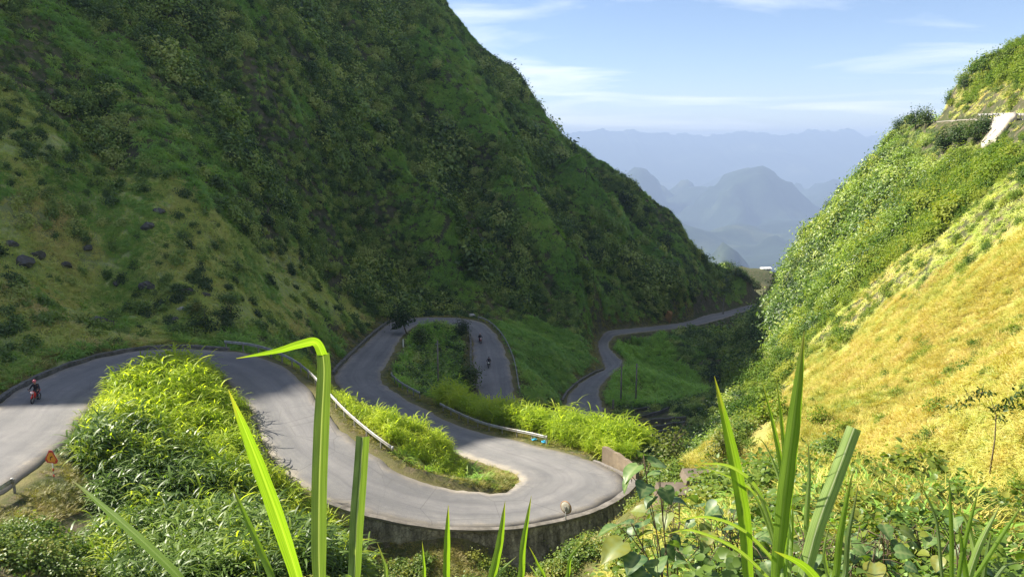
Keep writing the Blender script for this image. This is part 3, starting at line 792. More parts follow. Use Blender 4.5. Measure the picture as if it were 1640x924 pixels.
protos("olive", 5, lambda r: tuft(r, 70, 0.60, 0.50, 0.042, 1.6), M_OLIVE)
protos("lush", 4, lambda r: tuft(r, 90, 0.95, 0.6, 0.07, 1.2, 4), M_LUSH)
protos("cane", 6, lambda r: cane(r, 8, 2.2, 1.15, 0.085, 7), M_CANE)
protos("crop", 4, lambda r: cane(r, 8, 1.9, 1.1, 0.10, 7), M_CROP)
protos("edge", 6, lambda r: foliage(r, 480, 1.0, 0.95, 0.25, 0.14, int(r.integers(8, 16))), M_SCRUB)
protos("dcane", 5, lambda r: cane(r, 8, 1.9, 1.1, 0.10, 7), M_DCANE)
protos("dry", 5, lambda r: tuft(r, 70, 0.42, 0.45, 0.022, 0.9), M_DRY)
protos("straw", 4, lambda r: tuft(r, 60, 0.28, 0.35, 0.020, 0.8), M_STRAW)
protos("weed", 5, lambda r: foliage(r, 240, 0.45, 0.36, 0.095, 0.085, 12, 0.36, up=1.0, shape=6), M_WEED)

def scatter(name, kind, P, scale, label, tilt=0.12, norm=None):
    """one object of uncountable plants: points carrying scale/rotation/variant, instanced by geometry nodes"""
    if len(P) == 0: return
    c, nv = PROTO[kind]; n = len(P); rng = np.random.default_rng(len(name) * 31 + n)
    me = bpy.data.meshes.new(name); me.vertices.add(n); me.vertices.foreach_set('co', np.asarray(P, np.float32).ravel())
    a = me.attributes.new('size', 'FLOAT', 'POINT'); a.data.foreach_set('value', np.asarray(scale, np.float32))
    P = np.asarray(P, float); gx = (H(P[:, 0] + 1, P[:, 1]) - H(P[:, 0] - 1, P[:, 1])) / 2; gy = (H(P[:, 0], P[:, 1] + 1) - H(P[:, 0], P[:, 1] - 1)) / 2
    al = {'lush': .7, 'olive': .7, 'dry': .7, 'straw': .6, 'scrub': .45, 'edge': .35, 'bright': .35}.get(kind, 0.0)
    up_ = unit(np.c_[-gx * al + rng.normal(size=n) * tilt, -gy * al + rng.normal(size=n) * tilt, np.ones(n)])   # lean out from the slope
    sp = rng.random(n) * 6.283; xa = unit(np.cross(np.c_[-np.sin(sp), np.cos(sp), np.zeros(n)], up_)); ya = np.cross(up_, xa)
    rot = np.c_[np.arctan2(ya[:, 2], up_[:, 2]), -np.arcsin(np.clip(xa[:, 2], -1, 1)), np.arctan2(xa[:, 1], xa[:, 0])].astype(np.float32)
    a = me.attributes.new('turn', 'FLOAT_VECTOR', 'POINT'); a.data.foreach_set('vector', rot.ravel())
    a = me.attributes.new('variant', 'INT', 'POINT'); a.data.foreach_set('value', rng.integers(0, nv, n).astype(np.int32))
    o = link(name, me)
    g = bpy.data.node_groups.new("scatter_" + name, 'GeometryNodeTree')
    g.interface.new_socket("Geometry", in_out='INPUT', socket_type='NodeSocketGeometry')
    g.interface.new_socket("Geometry", in_out='OUTPUT', socket_type='NodeSocketGeometry')
    N, L = g.nodes, g.links
    gi, go = N.new('NodeGroupInput'), N.new('NodeGroupOutput')
    ip = N.new('GeometryNodeInstanceOnPoints'); ci = N.new('GeometryNodeCollectionInfo')
    ci.inputs['Collection'].default_value = c; ci.inputs['Separate Children'].default_value = True; ci.inputs['Reset Children'].default_value = True
    def named(nm, typ):
        q = N.new('GeometryNodeInputNamedAttribute'); q.data_type = typ; q.inputs['Name'].default_value = nm; return q.outputs['Attribute']
    L.new(gi.outputs[0], ip.inputs['Points']); L.new(ci.outputs[0], ip.inputs['Instance'])
    ip.inputs['Pick Instance'].default_value = True
    L.new(named('variant', 'INT'), ip.inputs['Instance Index'])
    L.new(named('turn', 'FLOAT_VECTOR'), ip.inputs['Rotation']); L.new(named('size', 'FLOAT'), ip.inputs['Scale'])
    L.new(ip.outputs[0], go.inputs[0])
    md = o.modifiers.new("scatter", 'NODES'); md.node_group = g
    return tag(o, label, None, None, 'stuff')

# ------------------------------------------------------------------ zones in plan
def inset(poly, d):
    c = np.mean(np.array(poly), axis=0)
    return [tuple(np.array(p) + (c - np.array(p)) / (np.linalg.norm(c - np.array(p)) + 1e-6) * d) for p in poly]
_i0 = int(np.argmin(np.hypot(RR[:300, 0] + 30, RR[:300, 1] - 42))); _i1 = int(np.argmin(np.hypot(RR[:, 0] + 13.8, RR[:, 1] - 53.4)))
Z_CANE_A = [tuple(p[:2]) for p in RR[_i0 + 17:_i1:4]] + [(-11.5, 50.5), (-9.5, 47), (-9, 41), (-13, 36), (-19, 34), (-22, 38), (-24.5, 44), (-27, 48.5)]
Z_STRIP = [(-23, 80), (-19.5, 74.8), (-13.6, 65.6), (-9.6, 61.6), (-6.0, 60.8), (-3.6, 63.2), (-4.6, 67), (-8.0, 72), (-12.5, 79), (-19, 88), (-24, 95), (-27, 98), (-29, 92)]
Z_FIELD = [(-12, 97), (-3.5, 84.6), (3, 77.6), (8, 72.4), (11.5, 71.5), (15.5, 80), (14, 88), (7, 93), (-1, 98), (-8, 103)]
Z_DFIELD = poly_at([(962, 648), (968, 615), (1005, 585), (985, 560), (995, 540), (1040, 548), (1080, 575), (1120, 605), (1138, 632), (1050, 655)])
Z_ISLE = poly_at([(622, 605), (645, 545), (672, 520), (735, 530), (752, 570), (762, 628), (700, 648), (650, 638)])
Z_GREEN = poly_at([(800, 515), (850, 505), (905, 530), (950, 575), (915, 605), (890, 640), (835, 640), (822, 590)])
Z_TERRACE = poly_at([(1000, 690), (1010, 655), (1075, 655), (1080, 690), (1060, 712), (1020, 712)])
Z_FLANK = poly_at([(655, 25), (690, 40), (820, 160), (990, 310), (1090, 390), (1180, 452), (1225, 480), (1120, 492), (1040, 450), (960, 380), (880, 300), (800, 215), (720, 120)])
Z_RUBBLE = [(-13, 44), (13, 46), (20, 54), (24, 66), (14, 70), (10.4, 62), (4, 52), (-9, 50)]

def in_view(x, y, z, m=0.74): return (np.abs(x) < m * y + 5) & (z > -0.78 * y - 6) & (z < 0.26 * y + 14)
def seen(x, y, z, lift=2.0, slack=4.0):
    ok = np.ones(len(x), bool)
    for q in np.linspace(0.12, 0.985, 46):
        ok &= H(x * q, y * q) < (z + lift) * q + slack
    return ok
def sprinkle(x0, x1, y0, y1, per_m2, seed):
    r = np.random.default_rng(seed); n = int((x1 - x0) * (y1 - y0) * per_m2 * 2.0)
    x = r.uniform(x0, x1, n); y = r.uniform(y0, y1, n); z = H(x, y)
    k = in_view(x, y, z); x, y, z = x[k], y[k], z[k]
    g = np.hypot(H(x + 1, y) - H(x - 1, y), H(x, y + 1) - H(x, y - 1)) / 2
    k = r.random(len(x)) < np.sqrt(1 + g * g) / 2.2; x, y, z = x[k], y[k], z[k]
    k = seen(x, y, z); x, y, z = x[k], y[k], z[k]
    return x, y, z, RE(x, y), r
ZONES = {}
def zone_of(x, y):
    z = np.zeros(len(x), int)                                  # 0 scrub
    w = 1.6 * fbm(x / 4, y / 4, 2)
    z[in_poly(x + w, y - w, Z_LEFTGRASS)] = 1
    rh = x > 0.30 * y + 0.0
    z[(z == 0) & rh] = 2                                       # right hill scrub
    z[in_poly(x + 3 * w, y - 3 * w, Z_YELLOW)] = 3
    z[(z == 2) & in_poly(x + 3 * w, y - 3 * w, Z_FRINGE)] = 12
    z[in_poly(x, y, Z_CANE_A) | in_poly(x, y, Z_STRIP) | in_poly(x, y, Z_FIELD)] = 4
    z[in_poly(x, y, Z_DFIELD)] = 5
    z[in_poly(x, y, Z_ISLE)] = 6
    z[in_poly(x + w, y, Z_GREEN)] = 7
    z[in_poly(x, y, Z_TERRACE)] = 8
    z[in_poly(x, y, Z_RUBBLE) & (z < 3)] = 9
    z[(z == 0) & (x > 13) & (y > 66) & (y < 150) & (x < 0.31 * y + 4)] = 11
    z[(y < 40) & ((z < 3) | (z == 12))] = 10                                # bank below the viewpoint
    return z
def up(x, y, z): return np.c_[x, y, z]

# scrub of the left mountain and valley sides
x, y, z, e, r = sprinkle(-190, 130, 60, 520, 0.95, 21)
zn = zone_of(x, y)
pat = fbm(x / 16 + 7, y / 16, 3)
gl = np.abs(fbm((x * 0.8 + y * 0.6) / 27.0, (-x * 0.6 + y * 0.8) / 110.0 + 3.0, 3))
pat = np.where(x < 0.28 * y, pat * 0.55 + 0.75 * (0.36 - gl), pat)
cd = np.full(len(x), 99.0)
for line, hgt in CRESTS:
    d_, u_ = crest_dist(x, y, line); ok_ = (u_ > 0.02) & (u_ < 0.98) & (np.abs(d_) < np.abs(cd)); cd = np.where(ok_, d_, cd)
fl = ((cd > -6.5 - 3 * pat) & (cd < 0.6) & (r.random(len(x)) < 0.85)) | in_poly(x + 4 * fbm(x / 12, y / 12, 2), y, Z_FLANK) & (r.random(len(x)) < 0.72)  # light grass on crests and rim, partly in place of sunlight there
k = (zn == 0) & (e > 2.2) & ~fl & ~((pat > 0.46) & (r.random(len(x)) < 0.8))
k &= r.random(len(x)) < np.where(y > 340, 0.45, 1.0)
s = (0.35 + 0.85 * r.random(len(x)) ** 1.6) * np.clip(0.75 + 0.6 * fbm(x / 9, y / 9, 2), 0.5, 1.5) * np.clip(e / 6, 0.45, 1)
big = r.random(len(x)) < 0.06; s = np.where((big & (e > 6)) | ((cd > 0.6) & (cd < 8)), s * 1.45, s) * np.clip(y / 185, 0.5, 1) * np.where(x < 0.28 * y, np.clip(0.8 + 0.9 * (gl - 0.25), 0.7, 1.5), 1)
scatter("hillside_scrub", "scrub", up(x, y, z - 0.1)[k], s[k] * 1.75, "dark green scrub covering the shaded mountainside")
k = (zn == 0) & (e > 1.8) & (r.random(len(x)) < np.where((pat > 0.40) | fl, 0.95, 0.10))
scatter("hillside_grass", "lush", up(x, y, z)[k], r.uniform(0.8, 1.5, k.sum()), "light green grass patches on the shaded mountainside, also standing in for sunlight on its crests and rim")
# grassy spur on the left
x, y, z, e, r = sprinkle(-120, 0, 62, 180, 3.6, 22)
zn = zone_of(x, y); k = (zn == 1) & (e > 1.8)
s = r.uniform(0.55, 1.25, len(x)) * np.clip(1 + 0.5 * fbm(x / 5, y / 5, 2), 0.45, 1.6)
scatter("slope_grass", "olive", up(x, y, z)[k], s[k], "olive and brown grass on the left spur above the road")
k2 = (zn == 1) & (e > 3) & (r.random(len(x)) < 0.035 + 0.12 * (fbm(x / 10 + 3, y / 10, 3) > 0.35))
scatter("spur_scrub", "scrub", up(x, y, z - 0.1)[k2], r.uniform(0.35, 0.85, k2.sum()), "low dark bushes dotted over the grassy spur")
k3 = (zn == 1) & (e > 2) & (r.random(len(x)) < 0.5 * (fbm(x / 8 + 9, y / 8, 3) > 0.42))
scatter("spur_lush_grass", "lush", up(x, y, z)[k3], r.uniform(0.5, 0.9, k3.sum()), "fresh green grass patches on the lower spur")
# right hillside
x, y, z, e, r = sprinkle(0, 190, 40, 300, 1.3, 23)
zn = zone_of(x, y)
above = (z > 4.5) & (x > 60)
pat = fbm(x / 11 + 2, y / 11, 3)
hi0 = smooth(105, 150, y + 22 * pat)
dk = (r.random(len(x)) < 0.85 * hi0) & ~above
k = (zn == 2) & (e > 1.2) & (r.random(len(x)) < np.where(above, 0.35, 0.9)) & ~dk
hi = smooth(90, 180, y)
s = (0.4 + 0.95 * r.random(len(x)) ** 1.7 + 0.45 * (r.random(len(x)) < 0.05)) * (0.75 + 0.55 * hi) * np.clip(1 + 0.5 * fbm(x / 7, y / 7, 2), 0.6, 1.5) * np.where(e < 4, 0.5, 1)
scatter("sunny_scrub", "bright", up(x, y, z - 0.1)[k], s[k] * 1.15, "sunlit green bushes covering the right hillside")
kf = (zn == 12) & (e > 1.2) & (r.random(len(x)) < 0.30)
scatter("fringe_bushes", "bright", up(x, y, z - 0.1)[kf], s[kf] * 0.8, "scattered bushes above the golden grass")
kf = (zn == 12) & (e > 1.0)
scatter("fringe_grass", "olive", up(x, y, z)[kf], r.uniform(0.8, 1.3, kf.sum()), "yellow green grass above the golden slope")
kd = (zn == 2) & (e > 1.2) & dk
scatter("edge_scrub", "edge", up(x, y, z - 0.1)[kd], s[kd] * 1.25, "darker bushes massed along the far edge of the right hillside")
k = (zn == 2) & (e > 0.8) & (r.random(len(x)) < np.where(above, 0.95, 0.3))
scatter("hilltop_grass", "olive", up(x, y, z)[k], r.uniform(0.7, 1.3, k.sum()), "yellow green grass between bushes on the right hillside")
k = (zn == 11) & (e > 1.0)
scatter("gully_grass", "olive", up(x, y, z)[k], r.uniform(0.7, 1.3, k.sum()), "rough grass in the gully between the terraces and the golden slope")
k = (zn == 11) & (e > 1.5) & (r.random(len(x)) < 0.22)
scatter("gully_scrub", "scrub", up(x, y, z)[k], r.uniform(0.4, 1.0, k.sum()), "dark bushes along the shaded gully floor")
# yellow grass slope
x, y, z, e, r = sprinkle(4, 110, 12, 150, 11.0, 24)
zn = zone_of(x, y); w3 = fbm(x / 7, y / 7, 3)
k = (zn == 3) & (r.random(len(x)) < np.clip(1.5 - y / 110, 0.45, 1))
s = r.uniform(0.6, 1.2, len(x)) * np.where(y > 60, 1.25, 1.0)
scatter("dry_grass", "dry", up(x, y, z)[k], s[k], "golden dry grass on the sunlit right slope", 0.3)
k = (zn == 3) & (r.random(len(x)) < 0.006 + 0.03 * (w3 > 0.45))
kk = (zn == 3) & (r.random(len(x)) < 0.05 + 0.22 * (fbm(x / 9 + 4, y / 9, 3) > 0.2))
scatter("slope_green_grass", "olive", up(x, y, z)[kk], r.uniform(0.45, 0.8, kk.sum()), "yellow green grass mixed into the golden slope")
scatter("slope_bushes", "bright", up(x, y, z - 0.05)[k], r.uniform(0.22, 0.5, k.sum()), "small green bushes scattered through the golden grass")
# tall fodder grass
x, y, z, e, r = sprinkle(-34, 20, 30, 104, 3.4, 25)
zn = zone_of(x, y); k = (zn == 4) & (e > 0.35)
s = r.uniform(0.6, 1.25, len(x)) * np.clip(e / 1.6, 0.6, 1) * (1 + 0.26 * fbm(x / 4, y / 4, 3)) * np.where(in_poly(x, y, Z_STRIP), 0.62, 1.0)
low = in_poly(x, y, Z_CANE_A) & (r.random(len(x)) < (1 - smooth(50, 57, y + 0.35 * (x + 22))) * 0.85)  # plants here get darker leaves to carry the hump's shaded side
scatter("dark_tall_grass", "dcane", up(x, y, z - 0.05)[k & low], s[k & low], "broad bladed grass with leaves darkened for the shade on the lower side of the grass hump")
k &= ~low
scatter("tall_grass", "cane", up(x, y, z - 0.05)[k], s[k], "tall arching fodder grass between the hairpins")
x, y, z, e, r = sprinkle(-30, 60, 100, 220, 1.6, 26)
zn = zone_of(x, y)
k = (zn == 5) & (e > 1.0)
scatter("valley_crop", "crop", up(x, y, z - 0.1)[k], r.uniform(0.7, 0.95, k.sum()), "shaded green crop field beside the lower road")
k = (zn == 6) & (e > 1.5) & (r.random(len(x)) < 0.55)
scatter("island_grass", "crop", up(x, y, z)[k], r.uniform(0.55, 0.9, k.sum()), "tall grass filling the island inside the far hairpin")
k = (zn == 6) & (e > 2.0) & (r.random(len(x)) < 0.40)
scatter("island_scrub", "scrub", up(x, y, z)[k], r.uniform(0.6, 1.25, k.sum()), "dark bushes filling the island inside the far hairpin")
k = (zn == 7) & (e > 1.2)
scatter("bank_grass", "lush", up(x, y, z)[k], r.uniform(0.8, 1.35, k.sum()), "bright grass bank below the far hairpin")
# verges
def verge(x0, x1, y0, y1, d, seed, name, label):
    x, y, z, e, r = sprinkle(x0, x1, y0, y1, d, seed); zn = zone_of(x, y)
    k = (e > 0.35) & (e < 3.2) & (z < 3) & (r.random(len(x)) < np.clip(0.6 + 0.6 * fbm(x / 2.2, y / 2.2, 2) + 0.25 * (e - 1), 0.05, 1))
    scatter(name, "straw", up(x, y, z)[k], r.uniform(0.45, 1.2, k.sum()) * np.clip(0.5 + 0.3 * e[k], 0.5, 1.3), label)
verge(-48, 20, 28, 110, 20.0, 27, "verge_grass", "short straw coloured grass along the road verge")
verge(-35, 60, 110, 260, 7.0, 28, "far_verge_grass", "short grass along the lower road verge")
x, y, z, e, r = sprinkle(-10, 3, 58, 70, 16.0, 41)
k = in_poly(x, y, [(-8, 59.5), (-1, 59.8), (1, 63), (-1.5, 67.5), (-5.5, 68), (-9, 62)]) & (e > 0.15)
scatter("tip_grass", "straw", up(x, y, z)[k], r.uniform(0.9, 1.8, k.sum()), "shaggy short grass on the inner tip of the near hairpin")
k &= r.random(len(x)) < 0.18
scatter("tip_weeds", "lush", up(x, y, z)[k], r.uniform(0.25, 0.5, k.sum()), "green weeds on the inner tip of the near hairpin")
# rough ground around the wall foot, and the bank below the viewpoint
x, y, z, e, r = sprinkle(-34, 34, 26, 74, 9.0, 29); zn = zone_of(x, y)
k = ((zn == 9) | (zn == 10) | ((zn == 4) & (e < 1.0))) & (e > 0.5) & (r.random(len(x)) < np.clip(0.40 + 0.7 * fbm(x / 3, y / 3, 2), 0, 1))
scatter("rough_grass", "straw", up(x, y, z)[k], r.uniform(0.8, 1.9, k.sum()), "straw coloured rough grass below the retaining wall")
k = ((zn == 9) | (zn == 10)) & (e > 1.2) & (r.random(len(x)) < 0.55 * (fbm(x / 4 + 5, y / 4, 2) > np.where(x > 2, -0.35, 0.12)))
scatter("rough_weeds", "weed", up(x, y, z)[k], r.uniform(0.8, 1.8, k.sum()), "yellow green weeds on the rough ground below the wall")
x, y, z, e, r = sprinkle(-16, 26, 2.5, 28, 12.0, 30); zn = zone_of(x, y)
k = (zn == 10) & (x > 0.13 * y) & (r.random(len(x)) < np.clip(0.75 + 0.5 * fbm(x / 1.6, y / 1.6, 2), 0.1, 1) * np.where(y < 8, 0.55, 0.13)) & (np.hypot(x, y) > 3.6)
scatter("bank_weeds", "weed", up(x, y, z)[k], r.uniform(0.5, 1.0, k.sum()) * np.where(y[k] > 9, 1.4, 1.0), "leafy weeds carpeting the near bank")
k = (zn == 10) & (r.random(len(x)) < np.where(x > 0.13 * y, 0.4, 0.0)) & (np.hypot(x, y) > 6.0)
kk = (zn == 10) & (x > 0.13 * y) & (y > 8) & (r.random(len(x)) < 0.85)
scatter("bank_dry_grass", "dry", up(x, y, z)[kk], r.uniform(0.6, 1.2, kk.sum()), "golden grass at the foot of the sunlit slope")
kk = (zn == 10) & (x > 0.13 * y) & (y > 4.5) & (r.random(len(x)) < 0.25)
scatter("bank_lush_grass", "lush", up(x, y, z)[kk], r.uniform(0.3, 0.6, kk.sum()), "tufts of fresh grass among the weeds of the near bank")
scatter("bank_straw", "straw", up(x, y, z)[k], r.uniform(0.7, 1.3, k.sum()), "dry grass among the weeds of the near bank")
# ------------------------------------------------------------------ paths beside the road
def offset_path(L, Rr, side, d, i0, i1, step=1, z=0.0):
    """points d metres outside the chosen road edge"""
    out = []
    for i in range(i0, i1, step):
        a, b = (L[i], Rr[i]) if side == 'L' else (Rr[i], L[i])
        u = (a - b); u[2] = 0; u /= np.linalg.norm(u)
        p = a + u * d; out.append((p[0], p[1], a[2] + z))
    return out
def near(A, x, y, lo=0, hi=None): 
    hi = hi or len(A); return lo + int(np.argmin(np.hypot(A[lo:hi, 0] - x, A[lo:hi, 1] - y)))
def resample(pts, step):
    P = np.array(pts); d = np.r_[0, np.cumsum(np.linalg.norm(np.diff(P, axis=0), axis=1))]
    s = np.arange(0, d[-1] + 1e-6, step)
    return np.stack([np.interp(s, d, P[:, k]) for k in range(3)], 1)
def extrude(path, profile, close=True):
    """sweep a (out, up) profile along a path; out is to the left of travel"""
    P = np.array(path, float); b = MB(); k = len(profile); vs = []
    for i in range(len(P)):
        t = P[min(i + 1, len(P) - 1)] - P[max(i - 1, 0)]; t[2] = 0; t /= np.linalg.norm(t) + 1e-9
        n = np.array([-t[1], t[0], 0])
        for (o, u) in profile: vs.append(P[i] + n * o + np.array([0, 0, u]))
    fs = []
    for i in range(len(P) - 1):
        for j in range(k if close else k - 1):
            a, c = i * k + j, i * k + (j + 1) % k; fs.append((a, c, c + k, a + k))
    if close: fs += [tuple(range(k))[::-1], tuple(range((len(P) - 1) * k, len(P) * k))]
    b.add(vs, fs); return b

M_RAIL = plain("galvanised_rail", (0.46, 0.46, 0.44), 0.55, 0.25, 0.18, 3.0, stain=(0.26, 0.22, 0.17))
M_POST = plain("rail_post", (0.30, 0.29, 0.27), 0.7, 0.1, 0.3, 5.0, stain=(0.12, 0.09, 0.06))
M_CONC = plain("weathered_concrete", (0.25, 0.23, 0.20), 0.9, 0, 0.3, 2.0, 0.4, stain=(0.12, 0.11, 0.09))
M_KERB = plain("dark_kerb_stone", (0.15, 0.14, 0.125), 0.9, 0, 0.4, 2.5, 0.6, stain=(0.06, 0.065, 0.045))
M_PALE = plain("pale_concrete", (0.46, 0.42, 0.35), 0.9, 0, 0.25, 0.8, 0.8, stain=(0.50, 0.43, 0.32))
M_ROCK = plain("dark_boulder", (0.10, 0.096, 0.09), 0.9, 0, 0.45, 1.6, 0.8, stain=(0.055, 0.06, 0.04))
M_ROCKP = plain("pale_boulder", (0.42, 0.40, 0.37), 0.9, 0, 0.25, 1.6, 0.8)
M_OCHRE = plain("ochre_rock", (0.36, 0.20, 0.07), 0.9, 0, 0.4, 0.6, 0.8, stain=(0.14, 0.09, 0.05))
M_BLACK = plain("black_rubber", (0.018, 0.018, 0.018), 0.7, 0, 0.2)
M_STEEL = plain("grey_steel", (0.36, 0.36, 0.35), 0.45, 0.6, 0.15)
M_RED = plain("red_paint", (0.62, 0.03, 0.02), 0.35, 0, 0.12, 4, spec=0.5)
M_WHITE = plain("white_paint", (0.78, 0.77, 0.74), 0.5, 0, 0.06)
M_YELLOW = plain("sign_yellow", (0.86, 0.36, 0.03), 0.5, 0, 0.08)
M_BARK = plain("bark", (0.16, 0.125, 0.09), 0.9, 0, 0.4, 8, 0.6)

RAIL_PROF = [(0.00, 0.50), (0.05, 0.54), (0.05, 0.60), (0.00, 0.65), (0.05, 0.70), (0.05, 0.77), (0.00, 0.81),
             (-0.012, 0.805), (0.036, 0.765), (0.036, 0.705), (-0.014, 0.65), (0.036, 0.595), (0.036, 0.545), (-0.012, 0.505)]
def guardrail(path, side, label, spacing=2.0, prof_scale=1.0):
    P = resample(path, 0.5); root = empty("guardrail", tuple(P[0]))
    P = P - P[0]
    gz = np.array([max(-1.2, min(0.1, ground(p[0] + root.location.x, p[1] + root.location.y) - root.location.z - p[2])) for p in P])
    sgn = 1 if side == 'L' else -1
    prof = [(-o * sgn, u) for o, u in RAIL_PROF]
    if sgn > 0: prof = prof[::-1]
    extrude(P, prof).build("beam", M_RAIL, root, True)
    st = max(1, int(spacing / 0.5)); post = None
    for i in range(0, len(P), st):
        b = MB(); h0 = gz[i] - 0.3; b.box((0, 0, (0.78 + h0) / 2), (0.10, 0.12, 0.78 - h0))
        t = P[min(i + 1, len(P) - 1)] - P[max(i - 1, 0)]; a = math.atan2(t[1], t[0])
        n = Vector((-t[1], t[0], 0)).normalized() * (0.09 * sgn)
        b.build("post", M_POST, root, loc=tuple(Vector(P[i]) + n), rot=(0, 0, a))
    for i, s in ((0, -1), (len(P) - 1, 1)):
        t = P[min(i + 1, len(P) - 1)] - P[max(i - 1, 0)]; a = math.atan2(t[1], t[0])
        e = MB(); e.tube([(0, 0, 0.50), (0, 0, 0.81)], 0.09, 10); e.build("end_terminal", M_RAIL, root, True, loc=tuple(P[i] + t / np.linalg.norm(t) * 0.05 * s), rot=(0, 0, a))
    return tag(root, label, "guardrail", "guardrails along the mountain road")
iA0, iA1 = near(RL, -30, 81.3), near(RL, -9.6, 58.8)
guardrail(offset_path(RL, RR, 'L', 1.3, iA0, iA1), 'L', "long pale guardrail between the first bend and the tall grass strip")
i0, i1 = near(RR, -13.0, 94.0), near(RR, -18.4, 106)
guardrail(offset_path(RL, RR, 'R', 1.6, i0, i1), 'R', "short curved guardrail at the foot of the bushy island")
i0, i1 = near(RR, 2.2, 74.8), near(RR, -10.2, 89.8)
guardrail(offset_path(RL, RR, 'R', 1.5, i0, i1), 'R', "white guardrail in front of the sunlit grass field")
i0, i1 = near(RL, -7.5, 157.2), near(RL, 0.3, 117)
guardrail(offset_path(RL, RR, 'L', 0.9, i0, i1), 'L', "curved guardrail round the outside of the far hairpin")
i0, i1 = near(RR, -29.5, 32, 0, 200), near(RR, -30.0, 44.5, 0, 200)
guardrail(offset_path(RL, RR, 'R', 0.8, i0, i1), 'R', "weathered guardrail below the triangular warning sign")
i0, i1 = near(UL, *W(1650, 190, 114)[:2]), near(UL, *W(1575, 191, 135)[:2])
guardrail(offset_path(UL, UR, 'L', 0.7, i0, i1), 'L', "thin guardrail on the high road of the right hillside")

# ------------------------------------------------------------------ kerbs and drains
def kerb(path, w, h, label, mat=None, name="stone_kerb"):
    P = resample(path, 0.7); o0 = P[0].copy(); P = P - o0
    jit = 0.05 * fbm(np.arange(len(P)) / 1.3, np.zeros(len(P)), 2)
    P[:, 2] += jit
    root = extrude(P, [(-w / 2, -0.6), (w / 2, -0.6), (w / 2 - 0.02, h), (-w / 2 + 0.02, h)]).build(name, mat or M_KERB, None, False, loc=tuple(o0))
    return tag(root, label, "kerb", "kerbs along the road")
kerb(offset_path(RL, RR, 'L', 0.7, near(RL, -39.6, 40), near(RL, -29, 80.6)), 0.45, 0.22, "low stone kerb round the foot of the grassy spur")
kerb(offset_path(RL, RR, 'R', 0.45, near(RR, -22, 64), near(RR, -14.5, 53.9)), 0.4, 0.16, "dark drain edge between the road and the tall grass hump")
kerb(offset_path(RL, RR, 'L', 0.5, near(RL, -25, 108), near(RL, -22, 153)), 0.45, 0.3, "dark kerb under the cliff beside the middle road")
kerb(offset_path(RL, RR, 'R', 0.4, near(RR, -8, 147), near(RR, -5.5, 118)), 0.4, 0.25, "low kerb on the inner side of the far hairpin")
kerb(offset_path(RL, RR, 'L', 0.6, near(RL, 10.0, 134), near(RL, 20.2, 163)), 0.4, 0.3, "low kerb below the green bank of the lower road")
kerb(offset_path(RL, RR, 'R', 0.3, near(RR, 3.5, 56), near(RR, 6.6, 70.4)), 0.3, 0.03, "pale concrete gutter inside the walled hairpin", plain("gutter_concrete", (0.22, 0.20, 0.18), 0.9, 0, 0.3, 2.0, 0.4, stain=(0.13, 0.12, 0.10)))

# ------------------------------------------------------------------ retaining wall of the near hairpin
def wall_mat():
    m, n, l, out = new_mat("stained_masonry")
    b = n.new('ShaderNodeBsdfPrincipled'); b.inputs['Roughness'].default_value = 0.95; b.inputs['Specular IOR Level'].default_value = 0.15
    ge = n.new('ShaderNodeNewGeometry'); P = ge.outputs['Position']
    mp = n.new('ShaderNodeMapping'); mp.inputs['Scale'].default_value = (1.6, 1.6, 0.35); l.new(P, mp.inputs[0])
    t = noise_node(n, l, 1.0, 6, 0.7, vec=mp.outputs[0]); t2 = noise_node(n, l, 3.0, 6, 0.7, vec=P)
    r = ramp(n, [(0.34, (0.095, 0.086, 0.072)), (0.50, (0.25, 0.225, 0.19)), (0.66, (0.46, 0.42, 0.36))]); l.new(t.outputs['Fac'], r.inputs[0])
    v = ramp(n, [(0.3, (0.6, 0.6, 0.6)), (0.7, (1.3, 1.3, 1.25))]); l.new(t2.outputs['Fac'], v.inputs[0])
    c = mixc(n, l, 1.0, r.outputs[0], v.outputs[0], 'MULTIPLY')
    vo = n.new('ShaderNodeTexVoronoi'); vo.inputs['Scale'].default_value = 2.6; vo.feature = 'DISTANCE_TO_EDGE'; l.new(P, vo.inputs['Vector'])
    rr = ramp(n, [(0.0, (0.55, 0.55, 0.55)), (0.06, (1, 1, 1))]); l.new(vo.outputs['Distance'], rr.inputs[0])
    c = mixc(n, l, 1.0, c, rr.outputs[0], 'MULTIPLY')
    l.new(c, b.inputs['Base Color'])
    bp = n.new('ShaderNodeBump'); bp.inputs['Strength'].default_value = 0.9; bp.inputs['Distance'].default_value = 0.06
    l.new(rr.outputs[0], bp.inputs['Height']); bp2 = n.new('ShaderNodeBump'); bp2.inputs['Strength'].default_value = 0.6; bp2.inputs['Distance'].default_value = 0.05
    l.new(t2.outputs['Fac'], bp2.inputs['Height']); l.new(bp.outputs[0], bp2.inputs['Normal']); l.new(bp2.outputs[0], b.inputs['Normal'])
    l.new(b.outputs[0], out.inputs[0]); return m
M_WALL = wall_mat()
i0, i1 = near(RR, -13.4, 53.2), near(RR, 10.2, 65.2)
P = resample(offset_path(RL, RR, 'R', 0.55, i0, i1), 0.45)
root = empty("retaining_wall", tuple(P[0])); Q = P - P[0]
b = MB(); vs, fs = [], []
lev = [-3.2, -2.4, -1.7, -1.0, -0.4, 0.10]
for i in range(len(Q)):
    t = Q[min(i + 1, len(Q) - 1)] - Q[max(i - 1, 0)]; t[2] = 0; t /= np.linalg.norm(t); nrm = np.array([t[1], -t[0], 0])
    for k, z in enumerate(lev):
        bat = 0.35 + 0.14 * (-z) + 0.07 * float(fbm(i * 0.37, z * 1.7 + 3, 3))
        vs.append(Q[i] + nrm * bat + np.array([0, 0, z]))
    vs.append(Q[i] + np.array([0, 0, 0.10])); vs.append(Q[i] + np.array([0, 0, -0.8]))
K = len(lev) + 2
